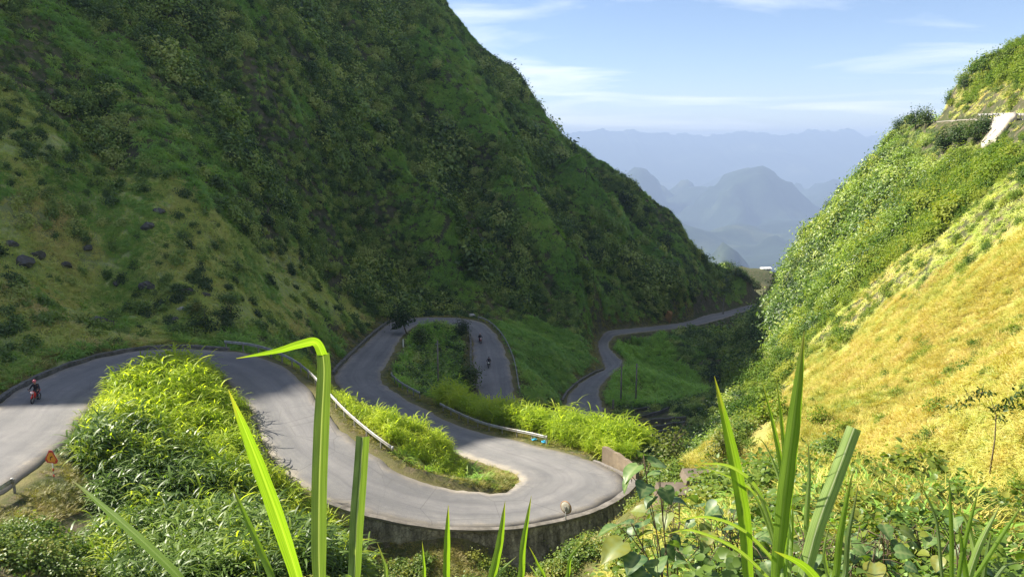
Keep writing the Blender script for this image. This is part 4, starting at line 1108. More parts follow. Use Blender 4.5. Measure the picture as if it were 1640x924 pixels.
for i in range(len(Q) - 1):
    for j in range(K - 1): fs.append((i * K + j, i * K + j + 1, (i + 1) * K + j + 1, (i + 1) * K + j))
fs += [tuple(range(K)), tuple(range((len(Q) - 1) * K, len(Q) * K))[::-1]]
b.add(vs, fs); b.build("masonry", M_WALL, root)
cq = Q.copy(); cq[:, 2] += 0.03 * fbm(np.arange(len(Q)) / 2.0, np.zeros(len(Q)), 2)
extrude(cq, [(-0.42, 0.08), (0.05, 0.08), (0.05, 0.24), (-0.42, 0.24)]).build("coping", plain("coping_stone", (0.19, 0.17, 0.145), 0.9, 0, 0.3, 2.0, 0.4, stain=(0.10, 0.09, 0.07)), root)
tag(root, "dark stained retaining wall with pale coping curving round the near hairpin", "wall")
i0, i1 = near(RR, 10.0, 64.6), near(RR, 6.9, 70.0)
P = resample(offset_path(RL, RR, 'R', 1.1, i0, i1), 0.5); root = empty("parapet_wall", tuple(P[0])); Q = P - P[0]
pv, pf = [], []
for i in range(len(Q)):
    t = Q[min(i + 1, len(Q) - 1)] - Q[max(i - 1, 0)]; t[2] = 0; t /= np.linalg.norm(t); nrm = np.array([t[1], -t[0], 0])
    top = 0.75 + 0.75 * i / len(Q) + 0.06 * math.sin(i * 2.1)
    for (o, z) in ((-0.16, -1.2), (-0.16, top), (0.16, top + 0.02), (0.16, -1.2)): pv.append(Q[i] + nrm * o + np.array([0, 0, z]))
for i in range(len(Q) - 1):
    for j in range(4): pf.append((i * 4 + j, i * 4 + (j + 1) % 4, (i + 1) * 4 + (j + 1) % 4, (i + 1) * 4 + j))
pf += [(0, 1, 2, 3), tuple(range((len(Q) - 1) * 4, len(Q) * 4))[::-1]]
M_BROWN = plain("brown_plaster", (0.22, 0.175, 0.12), 0.95, 0, 0.3, 1.2, 0.5, stain=(0.18, 0.14, 0.10))
root2 = link("parapet_wall", mesh_of("parapet_wall", pv, pf, [M_BROWN]), None, tuple(P[0])); bpy.data.objects.remove(root)
tag(root2, "brown parapet wall standing up at the outer edge of the near hairpin", "wall")

# pale retaining wall below the high road
def draped(name, corners, nu, nv, off, thick, mat, rough=0.0):
    A, B, C, D = [np.array(c, float) for c in corners]; vs, fs = [], []
    for j in range(nv + 1):
        for i in range(nu + 1):
            u, v = i / nu, j / nv
            p = A * (1 - u) * (1 - v) + B * u * (1 - v) + C * u * v + D * (1 - u) * v
            p[0] += rough * float(fbm(j * 0.9, i * 0.8 + 4, 2)); p[2] = ground(p[0], p[1]) + off
            vs.append(p)
    base = len(vs)
    vs += [v - np.array([0, 0, thick]) for v in vs]
    for j in range(nv):
        for i in range(nu):
            a = j * (nu + 1) + i; q = (a, a + 1, a + nu + 2, a + nu + 1); fs.append(q); fs.append(tuple(x + base for x in q[::-1]))
    rim = list(range(nu + 1)) + [(j + 1) * (nu + 1) + nu for j in range(nv)] + [nv * (nu + 1) + i for i in range(nu - 1, -1, -1)] + [j * (nu + 1) for j in range(nv - 1, 0, -1)]
    for a, c in zip(rim, rim[1:] + rim[:1]): fs.append((c, a, a + base, c + base))
    return link(name, mesh_of(name, vs, fs, [mat], True))
u1, u2 = near(UL, *W(1594, 191, 127.5)[:2]), near(UL, *W(1630, 191, 118.5)[:2])
def ul(i, d):
    u = UL[i] - UR[i]; u[2] = 0; u /= np.linalg.norm(u); return UL[i] + u * d
wa, wb = hit(1572, 240, 60), hit(1592, 236, 60)
o = draped("concrete_apron", [ul(u1, 1.0), ul(u2, 1.0), wb, wa], 8, 10, 1.2, 1.4, M_PALE, 0.7)
tag(o, "pale concrete apron spilling down below the high road on the right", "wall")

# ------------------------------------------------------------------ boulders, outcrop, terraces
def boulder_mesh(seed, sub=3, flat=0.7):
    rng = np.random.default_rng(seed); b = MB(); b.ball((0, 0, 0), 1.0, 16)
    V = np.array([tuple(v) for v in b.v]); 
    for _ in range(9):                       # chop flat facets
        n = unit(rng.normal(size=3)); d = rng.uniform(0.55, 0.85); s = V @ n; V -= np.maximum(s - d, 0)[:, None] * n
    V += 0.05 * rng.normal(size=V.shape); V[:, 2] *= flat; V[:, 0] *= rng.uniform(0.9, 1.4)
    return V, b.f
BM = [boulder_mesh(40 + i) for i in range(4)]
BMESH = [mesh_of("boulder", v, f, [M_ROCK]) for v, f in BM]
BPALE = [mesh_of("boulder", v, f, [M_ROCKP]) for v, f in BM[:2]]
def boulder(px, py, s, me, label, group=None):
    p = hit(px, py); o = link("boulder", me, None, (p[0], p[1], p[2] + 0.08 * s), (random.uniform(-.3, .3), random.uniform(-.3, .3), random.uniform(0, 6)), s)
    return tag(o, label, "boulder", group)
boulder(160, 520, 1.3, BMESH[2], "largest dark boulder on the bank just above the first bend")
boulder(38, 422, 1.3, BMESH[2], "big dark boulder with a smaller one beside it high on the spur")
boulder(60, 410, 0.9, BMESH[1], "smaller dark boulder beside the big one high on the spur")
boulder(278, 516, 0.6, BMESH[3], "small dark boulder right above the kerb of the first bend")
for i, (px, py, s) in enumerate([(240, 462, 1.1), (300, 470, 0.8), (235, 365, 0.9), (105, 430, 0.8), (190, 455, 0.6), (330, 475, 0.6), (255, 340, 0.7), (140, 405, 0.7), (20, 395, 0.8)]):
    boulder(px, py, s, BMESH[i % 4], "dark weathered boulder half buried in the grassy spur, standing alone", "boulders in the grassy spur")
boulder(757, 508, 1.0, BPALE[0], "pale boulder at the start of the far hairpin guardrail")
boulder(740, 503, 0.9, BMESH[1], "grey boulder behind the far hairpin under the cliff")
boulder(290, 497, 0.5, BPALE[1], "small pale stone in the grass above the first bend")
p = R(1076, 519, -54.0); v, f = boulder_mesh(77, flat=1.0)
o = link("rock_outcrop", mesh_of("rock_outcrop", v, f, [M_OCHRE]), None, (p[0] - 0.3, p[1] + 3.2, p[2] + 1.6), (0, 0.1, 0.4), (1.1, 1.4, 2.6)); tag(o, "ochre yellow rock standing beside the lower road", "rock")
for j, (px, py, L_, hh) in enumerate([(1030, 658, 7, .7), (1040, 668, 8, .7), (1048, 678, 9, .8), (1050, 690, 8, .8), (1040, 703, 7, .8)]):
    c = np.array(hit(px, py)); b = MB(); n = 10; vs, fs = [], []
    for i in range(n + 1):
        u = (i / n - 0.5); x = c[0] + u * L_; y = c[1] + u * 1.0 + 0.12 * math.sin(i * 1.3 + j)
        z = ground(x, y)
        for (o_, q) in ((-0.25, -0.5), (-0.2, hh * (0.85 + 0.06 * math.sin(i * 2.3 + j))), (0.25, hh * (0.85 + 0.06 * math.sin(i * 2.3 + j)) - 0.03), (0.3, -0.5)): vs.append((x, y + o_, z + q))
    for i in range(n):
        for k in range(4): fs.append((i * 4 + k, i * 4 + (k + 1) % 4, (i + 1) * 4 + (k + 1) % 4, (i + 1) * 4 + k))
    fs += [(0, 1, 2, 3), tuple(range(n * 4, n * 4 + 4))[::-1]]
    b.add(vs, fs); tag(b.build("terrace_wall", M_ROCK), "dark dry stone terrace wall in the shaded valley beside the crop field", "wall", "terrace walls beside the crop field")
M_EARTHC = plain("earth_stained_concrete", (0.16, 0.13, 0.10), 0.95, 0, 0.3, 1.0, 0.5, stain=(0.13, 0.10, 0.07))
for (px, py, L_, w_, hh, lab) in [(1128, 795, 6.0, 1.5, 0.7, "long earth stained concrete slab among weeds right of the hairpin"), (1150, 768, 4.5, 1.2, 0.5, "short earth stained concrete slab behind the longer one")]:
    c = hit(px, py); b = MB(); b.box((0, 0, 0), (L_, w_, hh), taper=0.96)
    o = b.build("concrete_slab", M_EARTHC, None, False, (c[0], c[1], c[2] + hh * 0.2), (0.12, 0.05, 0.12)); tag(o, lab, "slab")

# ------------------------------------------------------------------ signs
def warning_sign():
    p = hit(87, 768); root = empty("warning_sign", p, (0, 0, rad(-14)))
    H0 = 1.75
    b = MB(); b.tube([(0, 0, -0.3), (0, 0, H0 - 0.05)], 0.035, 10); po = b.build("post", M_WHITE, root, True)
    for z in (0.15, 0.55): 
        b = MB(); b.tube([(0, 0, z), (0, 0, z + 0.2)], 0.0375, 10); b.build("red_band", M_RED, po, True)
    def tri(s, y, t, c=0.06):
        out = []
        for k in range(3):
            a = math.pi / 2 + k * 2 * math.pi / 3
            for da in (-c / s * 2, c / s * 2): out.append((s * math.cos(a + da), s * math.sin(a + da)))
        n = len(out); vs = [(x, y, z) for x, z in out] + [(x, y + t, z) for x, z in out]
        return vs, [tuple(range(n)), tuple(range(n, 2 * n))[::-1]] + [((i + 1) % n, i, i + n, (i + 1) % n + n) for i in range(n)]
    zc = H0 - 0.30
    b = MB(); v, f = tri(0.50, -0.055, 0.02); b.add([(x, y, z + zc) for x, y, z in v], f); b.build("plate", M_RED, root)
    b = MB(); v, f = tri(0.36, -0.061, 0.004); b.add([(x, y, z + zc) for x, y, z in v], f); b.build("panel", M_YELLOW, root)
    # bend arrow
    pts = [(-0.05, -0.13), (-0.05, 0.02), (0.02, 0.08), (0.06, 0.08)]; b = MB()
    for (x0, z0), (x1, z1) in zip(pts, pts[1:]):
        d = Vector((x1 - x0, 0, z1 - z0)); L_ = d.length + 0.04; a = -math.atan2(d.z, d.x)
        b.box(((x0 + x1) / 2, -0.068, (z0 + z1) / 2 + zc), (L_, 0.006, 0.05), Matrix.Rotation(a, 3, 'Y'))
    b.add([(0.06, -0.071, zc + 0.02), (0.06, -0.071, zc + 0.14), (0.13, -0.071, zc + 0.08), (0.06, -0.066, zc + 0.02), (0.06, -0.066, zc + 0.14), (0.13, -0.066, zc + 0.08)], [(0, 2, 1), (3, 4, 5), (0, 1, 4, 3), (1, 2, 5, 4), (2, 0, 3, 5)])
    b.build("arrow_symbol", M_BLACK, root)
    tag(root, "triangular red and yellow bend warning sign on a banded post", "sign")
warning_sign()
def traffic_mirror():
    p = R(906, 838, -28.1); root = empty("traffic_mirror", (p[0], p[1], p[2] - 0.05), (0, 0, rad(-40)))
    b = MB(); b.tube([(0, 0, -0.4), (0, 0, 1.35)], 0.045, 10); b.build("post", M_STEEL, root, True)
    zc = 1.35
    M_BACK = plain("cream_mirror_back", (0.40, 0.38, 0.31), 0.6, 0, 0.15, 4, stain=(0.28, 0.24, 0.17)); M_OR = plain("orange_rim", (0.34, 0.19, 0.09), 0.5)
    def disc(rings, name, mat, par):
        b = MB(); n = 28; vs, fs = [], []
        for (r, y) in rings:
            for k in range(n): vs.append((r * math.cos(2 * math.pi * k / n), y, zc + r * math.sin(2 * math.pi * k / n)))
        for i in range(len(rings) - 1):
            for k in range(n): fs.append((i * n + k, i * n + (k + 1) % n, (i + 1) * n + (k + 1) % n, (i + 1) * n + k))
        b.add(vs, fs); return b.build(name, mat, par, True)
    disc([(0.001, -0.05), (0.25, -0.05), (0.46, -0.01), (0.48, 0.03)], "back_shell", M_BACK, root)
    M_GLASS = plain("mirror_glass", (0.7, 0.72, 0.74), 0.05, 1.0, 0.02)
    disc([(0.46, 0.035), (0.3, 0.07), (0.001, 0.085)], "mirror_face", M_GLASS, root)
    disc([(0.46, -0.025), (0.50, -0.02), (0.505, 0.04), (0.46, 0.045)], "rim", M_OR, root)
    b = MB(); b.box((0, -0.075, zc), (0.20, 0.05, 0.20)); b.box((0, -0.06, zc - 0.12), (0.05, 0.10, 0.35)); b.build("bracket", M_POST, root)
    tag(root, "round convex traffic mirror seen from behind on the wall edge", "mirror")
traffic_mirror()

# ------------------------------------------------------------------ poles, marker, house
def pole(px, py, h, label, arms=False, lamp=False, r=0.16):
    p = hit(px, py); root = empty("utility_pole", p)
    b = MB(); b.tube([(0, 0, -0.6), (0, 0, h)], [r, r * 0.62], 10); b.build("shaft", M_CONC, root, True)
    if arms:
        for z, w_ in ((h - 0.35, 1.7), (h - 1.0, 1.3)):
            b = MB(); b.box((0, -r * 0.9, z), (w_, 0.09, 0.10)); a = b.build("crossarm", M_POST, root)
            for s in (-1, -0.35, 0.35, 1):
                b = MB(); b.tube([(s * w_ * 0.46, -r * 0.9, z + 0.05), (s * w_ * 0.46, -r * 0.9, z + 0.24)], [0.05, 0.035], 8); b.build("insulator", M_WHITE, a, True)
    b = MB(); b.tube([(0, 0, h), (0, 0, h + 0.05)], [r * 0.66, r * 0.3], 10); b.build("cap", M_CONC, root, True)
    b = MB(); b.box((0.0, -r * 0.8, h - 0.5), (0.75, 0.07, 0.08)); b.build("bracket", M_POST, root)
    return tag(root, label, "pole", "concrete utility poles in the valley")
pole(702, 622, 7.4, "concrete utility pole standing in the bushy island of the far hairpin")
pole(994, 652, 8.0, "concrete utility pole at the edge of the crop field, next to the lower road", r=0.19)
pole(1018, 650, 7.7, "concrete utility pole in the crop field above the terrace walls", r=0.19)
pole(1158, 504, 5.6, "concrete utility pole beside the distant stretch of road", r=0.2)
p = hit(646, 556); b = MB(); b.box((0, 0, 0.55), (0.22, 0.22, 1.5), taper=0.8); b.box((0, 0, 1.32), (0.16, 0.16, 0.06)); tag(b.build("marker_post", M_WHITE, None, False, p, (0, 0, 0.3)), "white roadside marker post beside the island trees", "post")
p = hit(982, 655); b = MB(); b.box((0, 0, 0.6), (0.30, 0.30, 1.8), taper=0.85); b.box((0, 0, 1.54), (0.24, 0.24, 0.08)); tag(b.build("marker_post", M_CONC, None, False, p, (0, 0, 0.2)), "short grey concrete stub post by the lower road", "post")
p = W(1226, 436, 478); gz = ground(p[0], p[1]); root = empty("house", (p[0], p[1], gz - 0.4), (0, 0, 0.15), 0.8)
b = MB(); b.box((0, 0, 0.9), (7.0, 4.5, 2.6)); hw = b.build("wall", M_WHITE, root)
b = MB(); b.add([(-3.9, -2.7, 2.15), (3.9, -2.7, 2.15), (3.9, 2.7, 2.15), (-3.9, 2.7, 2.15), (-3.9, 0, 3.1), (3.9, 0, 3.1)], [(0, 1, 5, 4), (2, 3, 4, 5), (0, 4, 3), (1, 2, 5), (0, 3, 2, 1)]); b.build("roof", M_WHITE, root)
b = MB(); b.box((0.4, -2.27, 0.9), (1.0, 0.08, 2.0)); b.build("door", M_POST, root)
for x_ in (-2.2, 2.4):
    b = MB(); b.box((x_, -2.27, 1.5), (1.0, 0.08, 0.9)); b.build("window", M_BLACK, root)
tag(root, "small white house on the far sunlit shoulder of the valley", "house")

# ------------------------------------------------------------------ litter
M_BOTTLE = plain("blue_plastic", (0.42, 0.66, 0.74), 0.25, 0, 0.1, spec=0.6); M_BLUE = plain("blue_plastic_bag", (0.06, 0.42, 0.72), 0.4, 0, 0.25, 9)
p = hit(36, 862); root = empty("plastic_bottle", (p[0], p[1], p[2] + 0.25), (rad(35), rad(-25), 0.4), 2.0)
b = MB(); b.tube([(0, 0, 0), (0, 0, .02), (0, 0, .12), (0, 0, .13), (0, 0, .15), (0, 0, .2), (0, 0, .25), (0, 0, .27)], [.03, .042, .042, .038, .042, .04, .018, .016], 12); b.build("bottle_body", M_BOTTLE, root, True)
b = MB(); b.tube([(0, 0, .268), (0, 0, .295)], .02, 10); b.build("cap", M_WHITE, root, True)
b = MB(); b.tube([(0, 0, .05), (0, 0, .11)], .0435, 12, caps=False); b.build("sleeve", M_BLUE, root, True)
tag(root, "pale blue plastic bottle lying on the slope below the guardrail", "bottle")
def bag(px, py, s, mat, label, seed, group=None):
    p = hit(px, py); rng = np.random.default_rng(seed); b = MB(); b.ball((0, 0, 0), 1.0, 14); V = np.array([tuple(v) for v in b.v])
    V *= (1 + 0.28 * rng.normal(size=(len(V), 1)).clip(-1.3, 1.3)); V[:, 2] *= 0.45; V[:, 0] *= 1.3
    o = link("plastic_bag", mesh_of("plastic_bag", V, b.f, [mat]), None, (p[0], p[1], p[2] + 0.12), (0, 0, seed), s); return tag(o, label, "bag", group)
bag(856, 705, 0.22, M_BLUE, "crumpled blue plastic bag on the verge past the white guardrail", 1, "blue bags on the verge")
bag(871, 709, 0.22, M_BLUE, "crumpled blue plastic bag on the verge past the white guardrail", 2, "blue bags on the verge")
bag(905, 890, 0.22, M_WHITE, "small white plastic bag at the foot of the retaining wall", 3)

# ------------------------------------------------------------------ motorbikes and riders
def skin_figure(name, joints, edges, mat, parent, sub=1):
    me = bpy.data.meshes.new(name); me.from_pydata([j[:3] for j in joints], edges, []); me.materials.append(mat)
    o = link(name, me, parent); md = o.modifiers.new("skin", 'SKIN'); md.use_smooth_shade = True
    for i, j in enumerate(joints):
        v = me.skin_vertices[0].data[i]; v.radius = (j[3], j[4] if len(j) > 4 else j[3]); v.use_root = (i == 0)
    s = o.modifiers.new("round", 'SUBSURF'); s.levels = sub; s.render_levels = sub
    return o
M_SKIN = plain("skin", (0.36, 0.20, 0.13), 0.6, 0, 0.06)
def motorbike(loc, yaw, paint, panel, label):
    root = empty("motorbike", loc, (0, 0, yaw))                    # local +Y is the direction of travel
    for y_ in (-0.62, 0.62):
        w = empty("wheel"); w.parent = root; w.location = (0, y_, 0.29)
        b = MB(); n, mn = 22, 8; vs, fs = [], []
        for i in range(n):
            a = 2 * math.pi * i / n
            for k in range(mn):
                c = 2 * math.pi * k / mn; rr = 0.245 + 0.045 * math.cos(c); vs.append((0.045 * math.sin(c), rr * math.cos(a), rr * math.sin(a)))
        for i in range(n):
            for k in range(mn): fs.append((i * mn + k, i * mn + (k + 1) % mn, ((i + 1) % n) * mn + (k + 1) % mn, ((i + 1) % n) * mn + k))
        b.add(vs, fs); b.build("tyre", M_BLACK, w, True)
        b = MB(); b.tube([(-0.05, 0, 0), (0.05, 0, 0)], 0.05, 10)
        for i in range(8):
            a = math.pi * i / 4; b.tube([(0, 0.03 * math.cos(a), 0.03 * math.sin(a)), (0, 0.215 * math.cos(a), 0.215 * math.sin(a))], 0.009, 5)
        for i in range(n):
            a, c = 2 * math.pi * i / n, 2 * math.pi * (i + 1) / n; b.tube([(0, .212 * math.cos(a), .212 * math.sin(a)), (0, .212 * math.cos(c), .212 * math.sin(c))], 0.014, 5, caps=False)
        b.build("rim", M_STEEL, w)
    b = MB()
    for s in (-1, 1): b.tube([(s * 0.075, 0.62, 0.29), (s * 0.075, 0.47, 0.86)], 0.022, 8)
    b.build("front_fork", M_STEEL, root, True)
    b = MB(); b.tube([(0, 0.42, 0.92), (0, 0.20, 0.52), (0, -0.12, 0.42), (0, -0.55, 0.62)], [0.06, 0.075, 0.10, 0.07], 8); b.box((0, 0.02, 0.36), (0.24, 0.36, 0.22)); b.build("frame_and_engine", M_POST, root)
    b = MB(); b.tube([(0, 0.50, 0.96), (0, 0.44, 0.80), (0, 0.36, 0.62), (0, 0.30, 0.42)], [0.13, 0.20, 0.19, 0.10], 10); fa = b.build("leg_shield", paint, root, True); fa.scale = (1, 0.75, 1)
    b = MB(); b.tube([(0, 0.80, 0.50), (0, 0.72, 0.585), (0, 0.60, 0.625), (0, 0.46, 0.59)], [0.045, 0.065, 0.065, 0.04], 8); b.build("front_mudguard", paint, root, True)
    b = MB(); b.tube([(0, 0.05, 0.66), (0, -0.30, 0.68), (0, -0.62, 0.74), (0, -0.84, 0.80)], [0.09, 0.14, 0.12, 0.05], 10); b.build("tail_fairing", paint, root, True)
    b = MB(); b.tube([(0, 0.12, 0.76), (0, -0.15, 0.775), (0, -0.48, 0.82), (0, -0.70, 0.855)], [0.09, 0.13, 0.125, 0.08], 10); se = b.build("seat", M_BLACK, root, True)
    b = MB(); b.tube([(-0.34, 0.30, 1.02), (-0.18, 0.42, 1.03), (0, 0.46, 0.99), (0.18, 0.42, 1.03), (0.34, 0.30, 1.02)], 0.016, 8); hb = b.build("handlebar", M_BLACK, root, True)
    b = MB(); b.ball((0, 0.55, 0.93), (0.15, 0.10, 0.12), 12); hl = b.build("headlamp_cowl", panel, root, True)
    b = MB(); b.ball((0, 0.63, 0.92), (0.085, 0.04, 0.065), 10); b.build("headlamp", M_WHITE, root, True)
    for s in (-1, 1):
        b = MB(); b.tube([(s * 0.2, 0.42, 1.03), (s * 0.30, 0.44, 1.17)], 0.008, 6); b.ball((s * 0.32, 0.45, 1.20), (0.06, 0.02, 0.045), 10); b.build("mirror", M_BLACK, root, True)
        b = MB(); b.tube([(s * 0.14, 0.02, 0.27), (s * 0.27, 0.02, 0.27)], 0.016, 6); b.build("footrest", M_BLACK, root, True)
    b = MB(); b.tube([(0.13, 0.10, 0.30), (0.14, -0.25, 0.30), (0.15, -0.75, 0.40)], [0.025, 0.045, 0.05], 8); b.build("exhaust", M_STEEL, root, True)
    b = MB(); b.ball((0, -0.86, 0.78), (0.08, 0.03, 0.04), 8); b.build("tail_lamp", M_RED, root, True)
    return tag(root, label, "motorbike", "motorbikes climbing the road")
def rider(loc, yaw, jacket, trousers, helmet, label):
    root = empty("person", loc, (0, 0, yaw))
    J = [(0, -0.20, 0.90, .13, .15), (0, -0.19, 1.10, .14, .11), (0, -0.15, 1.32, .17, .12), (0, -0.12, 1.47, .07), (0, -0.10, 1.58, .065), (0, -0.07, 1.68, .088, .10), (0, -0.07, 1.77, .07, .08)]
    E_ = [(0, 1), (1, 2), (2, 3), (3, 4), (4, 5), (5, 6)]
    arms = []; legs = []
    for s in (-1, 1):
        k = len(J); J += [(s * 0.19, -0.14, 1.40, .062), (s * 0.34, -0.02, 1.17, .048), (s * 0.34, 0.19, 1.06, .038), (s * 0.335, 0.27, 1.04, .034)]
        E_ += [(2, k), (k, k + 1), (k + 1, k + 2), (k + 2, k + 3)]; arms.append(k)
        k = len(J); J += [(s * 0.10, -0.16, 0.88, .098), (s * 0.20, 0.22, 0.80, .075), (s * 0.20, 0.06, 0.42, .052), (s * 0.20, 0.03, 0.33, .045), (s * 0.205, 0.17, 0.31, .04)]
        E_ += [(0, k), (k, k + 1), (k + 1, k + 2), (k + 2, k + 3), (k + 3, k + 4)]; legs.append(k)
    skin_figure("body", J, E_, M_SKIN, root)
    def sub(idx, grow, name, mat):
        mp = {o: i for i, o in enumerate(idx)}; jj = [(*J[o][:3], *(q * 1.0 + grow for q in J[o][3:])) for o in idx]
        return skin_figure(name, jj, [(mp[a], mp[b]) for a, b in E_ if a in mp and b in mp], mat, root)
    sub([0, 1, 2, 3] + [k + d for k in arms for d in (0, 1, 2)], 0.022, "jacket", jacket)
    sub([0] + [k + d for k in legs for d in (0, 1, 2)], 0.018, "trousers", trousers)
    for k in legs:
        b = MB(); a_, c_ = Vector(J[k + 3][:3]), Vector(J[k + 4][:3]); b.tube([a_ + Vector((0, -.05, .04)), a_, c_ + Vector((0, .03, -.01)), c_ + Vector((0, .07, -.02))], [.055, .06, .052, .03], 8); b.build("shoe", M_BLACK, root, True)
    for s in (-1, 1):
        b = MB(); h0 = Vector((s * 0.335, 0.285, 1.05)); b.ball(h0, (.042, .05, .022), 8)
        for q, ln in enumerate((.055, .065, .062, .05)):
            x_ = (q - 1.5) * .02; b.tube([h0 + Vector((x_, .035, .005)), h0 + Vector((x_, .035 + ln * .6, -.012)), h0 + Vector((x_, .03 + ln * .5, -.042))], [.0105, .0095, .008], 6)
        b.tube([h0 + Vector((-s * .035, -.01, 0)), h0 + Vector((-s * .055, .03, -.02)), h0 + Vector((-s * .045, .055, -.04))], [.012, .011, .009], 6)
        b.build("hand", M_SKIN, root, True)
    b = MB(); b.ball((0, -0.075, 1.735), (.135, .155, .135), 16); b.tube([(0, .05, 1.755), (0, .115, 1.735)], [.10, .085], 10); b.build("helmet", helmet, root, True)
    b = MB(); b.ball((0, 0.045, 1.665), (.07, .045, .06), 10); fc = b.build("face", M_SKIN, root, True)
    b = MB(); b.tube([(0, .085, 1.67), (0, .10, 1.65)], [.010, .014], 6); b.build("nose", M_SKIN, fc, True)
    for s in (-1, 1):
        b = MB(); b.ball((s * .028, .086, 1.685), (.012, .006, .007), 8); b.build("eye", M_BLACK, fc, True)
    b = MB(); b.box((0, .084, 1.632), (.036, .01, .008)); b.build("mouth", M_RED, fc)
    return tag(root, label, "person", "motorbike riders")
M_JDARK = plain("dark_jacket", (0.014, 0.016, 0.024), 0.8, 0, 0.3); M_JEAN = plain("dark_trousers", (0.03, 0.032, 0.04), 0.85, 0, 0.3)
M_PINK = plain("pink_helmet", (0.70, 0.16, 0.20), 0.3, 0, 0.1, spec=0.6); M_PINKP = plain("pale_pink_panel", (0.74, 0.42, 0.42), 0.35, 0, 0.1, spec=0.5)
M_BBODY = plain("black_bike_paint", (0.03, 0.03, 0.035), 0.3, 0, 0.2, spec=0.5); M_DRED = plain("dark_red_paint", (0.22, 0.02, 0.02), 0.35); M_HBLK = plain("black_helmet", (0.02, 0.02, 0.022), 0.3, spec=0.6); M_HPALE = plain("pale_helmet", (0.5, 0.3, 0.27), 0.4); M_SHIRT = plain("white_shirt", (0.6, 0.6, 0.58), 0.8)
def on_road(px, py, z0):
    p = R(px, py, z0)
    for _ in range(6):
        i = near(RC, p[0], p[1]); p = R(px, py, RC[i, 2] + 0.045)
    return p
q = on_road(58, 643, -21)
motorbike(q, rad(188), M_RED, M_PINKP, "red motorbike with pale pink front on the first wide bend"); rider(q, rad(188), M_JDARK, M_JEAN, M_PINK, "rider in dark jacket and pink helmet on the red motorbike")
q = on_road(783, 588, -37)
motorbike(q, rad(176), M_BBODY, M_WHITE, "black motorbike with white headlamp cowl, lower of the far pair"); rider(q, rad(176), M_JDARK, M_JEAN, M_HBLK, "rider in black helmet on the black motorbike")
q = on_road(769, 549, -36)
motorbike(q, rad(196), M_DRED, M_PINKP, "dark red motorbike just leaving the far hairpin"); rider(q, rad(196), M_JDARK, M_JEAN, M_HPALE, "rider in pale helmet on the dark red motorbike")

# ------------------------------------------------------------------ trees and bushes one can pick out
M_TREE = leaf_mat("tree_leaf", [(0.1, (0.022, 0.052, 0.012)), (0.5, (0.045, 0.090, 0.016)), (0.9, (0.085, 0.125, 0.022))], 0.3, patch=0.5, patch_mix=0.35)
M_YBUSH = leaf_mat("yellow_green_leaf", [(0.1, (0.09, 0.125, 0.02)), (0.9, (0.19, 0.20, 0.035))], 0.35, patch=0.5)
def crown_mesh(seed, n, rx, rz, ln, wd, mat, clumps=18):
    V, F = foliage(np.random.default_rng(seed), n, rx, rz, ln, wd, clumps, 0.30, 0.6, 0.45); return np_mesh("crown", V, F, mat)
def trunk_mesh(seed, h, r, limbs=6, spread=1.2):
    rng = random.Random(seed); b = MB(); top = Vector((rng.uniform(-.3, .3), rng.uniform(-.3, .3), h))
    mid = top * 0.5 + Vector((rng.uniform(-.2, .2), rng.uniform(-.2, .2), 0)); b.tube([(0, 0, -0.6), mid, top], [r, r * .75, r * .4], 7)
    for i in range(limbs):
        q = rng.uniform(0.45, 0.95); a = rng.uniform(0, 6.28); s = top * q; e = s + Vector((math.cos(a) * spread, math.sin(a) * spread, rng.uniform(0.5, 1.3))); b.tube([s, (s + e) / 2 + Vector((0, 0, .1)), e], [r * .4, r * .28, r * .1], 5)
    return mesh_of("trunk", b.v, b.f, [M_BARK], True)
TREES = [(crown_mesh(200 + i, 900, 1.9, 2.6, 0.42, 0.24, M_TREE), trunk_mesh(200 + i, 3.2, 0.13)) for i in range(4)]
def tree(p, s, v, label, group=None, lift=1.5, name="tree", lean=0.0):
    root = empty(name, p, (0, lean, random.uniform(0, 6.28) if lean == 0 else 0), s)
    link("trunk", TREES[v % 4][1], root); link("crown", TREES[v % 4][0], root, (0, 0, lift)); return tag(root, label, "tree", group)
EDGE_TREES = {"dense green tree on the skyline of the right hillside below the hilltop": [(1342, 296, 1.15), (1356, 282, 1.0), (1388, 246, 0.9), (1408, 232, 1.0), (1440, 216, 0.9), (1466, 210, 1.0), (1482, 208, 0.9)],
              "dense green tree at the steep corner of the right hillside above the gully": [(1252, 452, 1.25), (1262, 418, 1.2), (1272, 395, 1.1), (1290, 352, 1.2), (1306, 335, 1.1), (1268, 470, 1.2)],
              "dense green tree rising out of the bushes just inside the right hillside edge": [(1290, 400, 1.1), (1310, 378, 1.0), (1330, 345, 0.9), (1375, 300, 0.9), (1285, 440, 1.0), (1345, 330, 1.0), (1400, 275, 0.9)]}
n_ = 0
for lab, spots in EDGE_TREES.items():
    for (px, py, s) in spots:
        p = hit(px, py, 60); n_ += 1
        tree((p[0], p[1], p[2] - 0.2), s, n_, lab, lab.replace("dense green tree", "trees"))
for i, (px, py, s) in enumerate([(1535, 240, 1.0), (1560, 232, 0.9), (1510, 250, 0.9), (1575, 222, 0.8)]):
    p = hit(px, py, 60); tree((p[0], p[1], p[2] - 0.2), s, i + 1, "dark tree just below the high road beside the pale concrete apron", "trees beside the pale concrete apron")
for i, (px, py, s) in enumerate([(1545, 146, 0.55), (1575, 122, 0.6), (1602, 104, 0.6), (1622, 92, 0.5), (1520, 172, 0.5)]):
    p = hit(px, py, 100); tree((p[0], p[1], p[2] - 0.2), s, i, "small tree on the hilltop above the high road", "trees on the hilltop above the high road")
p = hit(652, 536); tree((p[0], p[1], p[2]), 1.15, 2, "spreading tree overhanging the middle road at the island edge", lean=-0.35, lift=1.8)
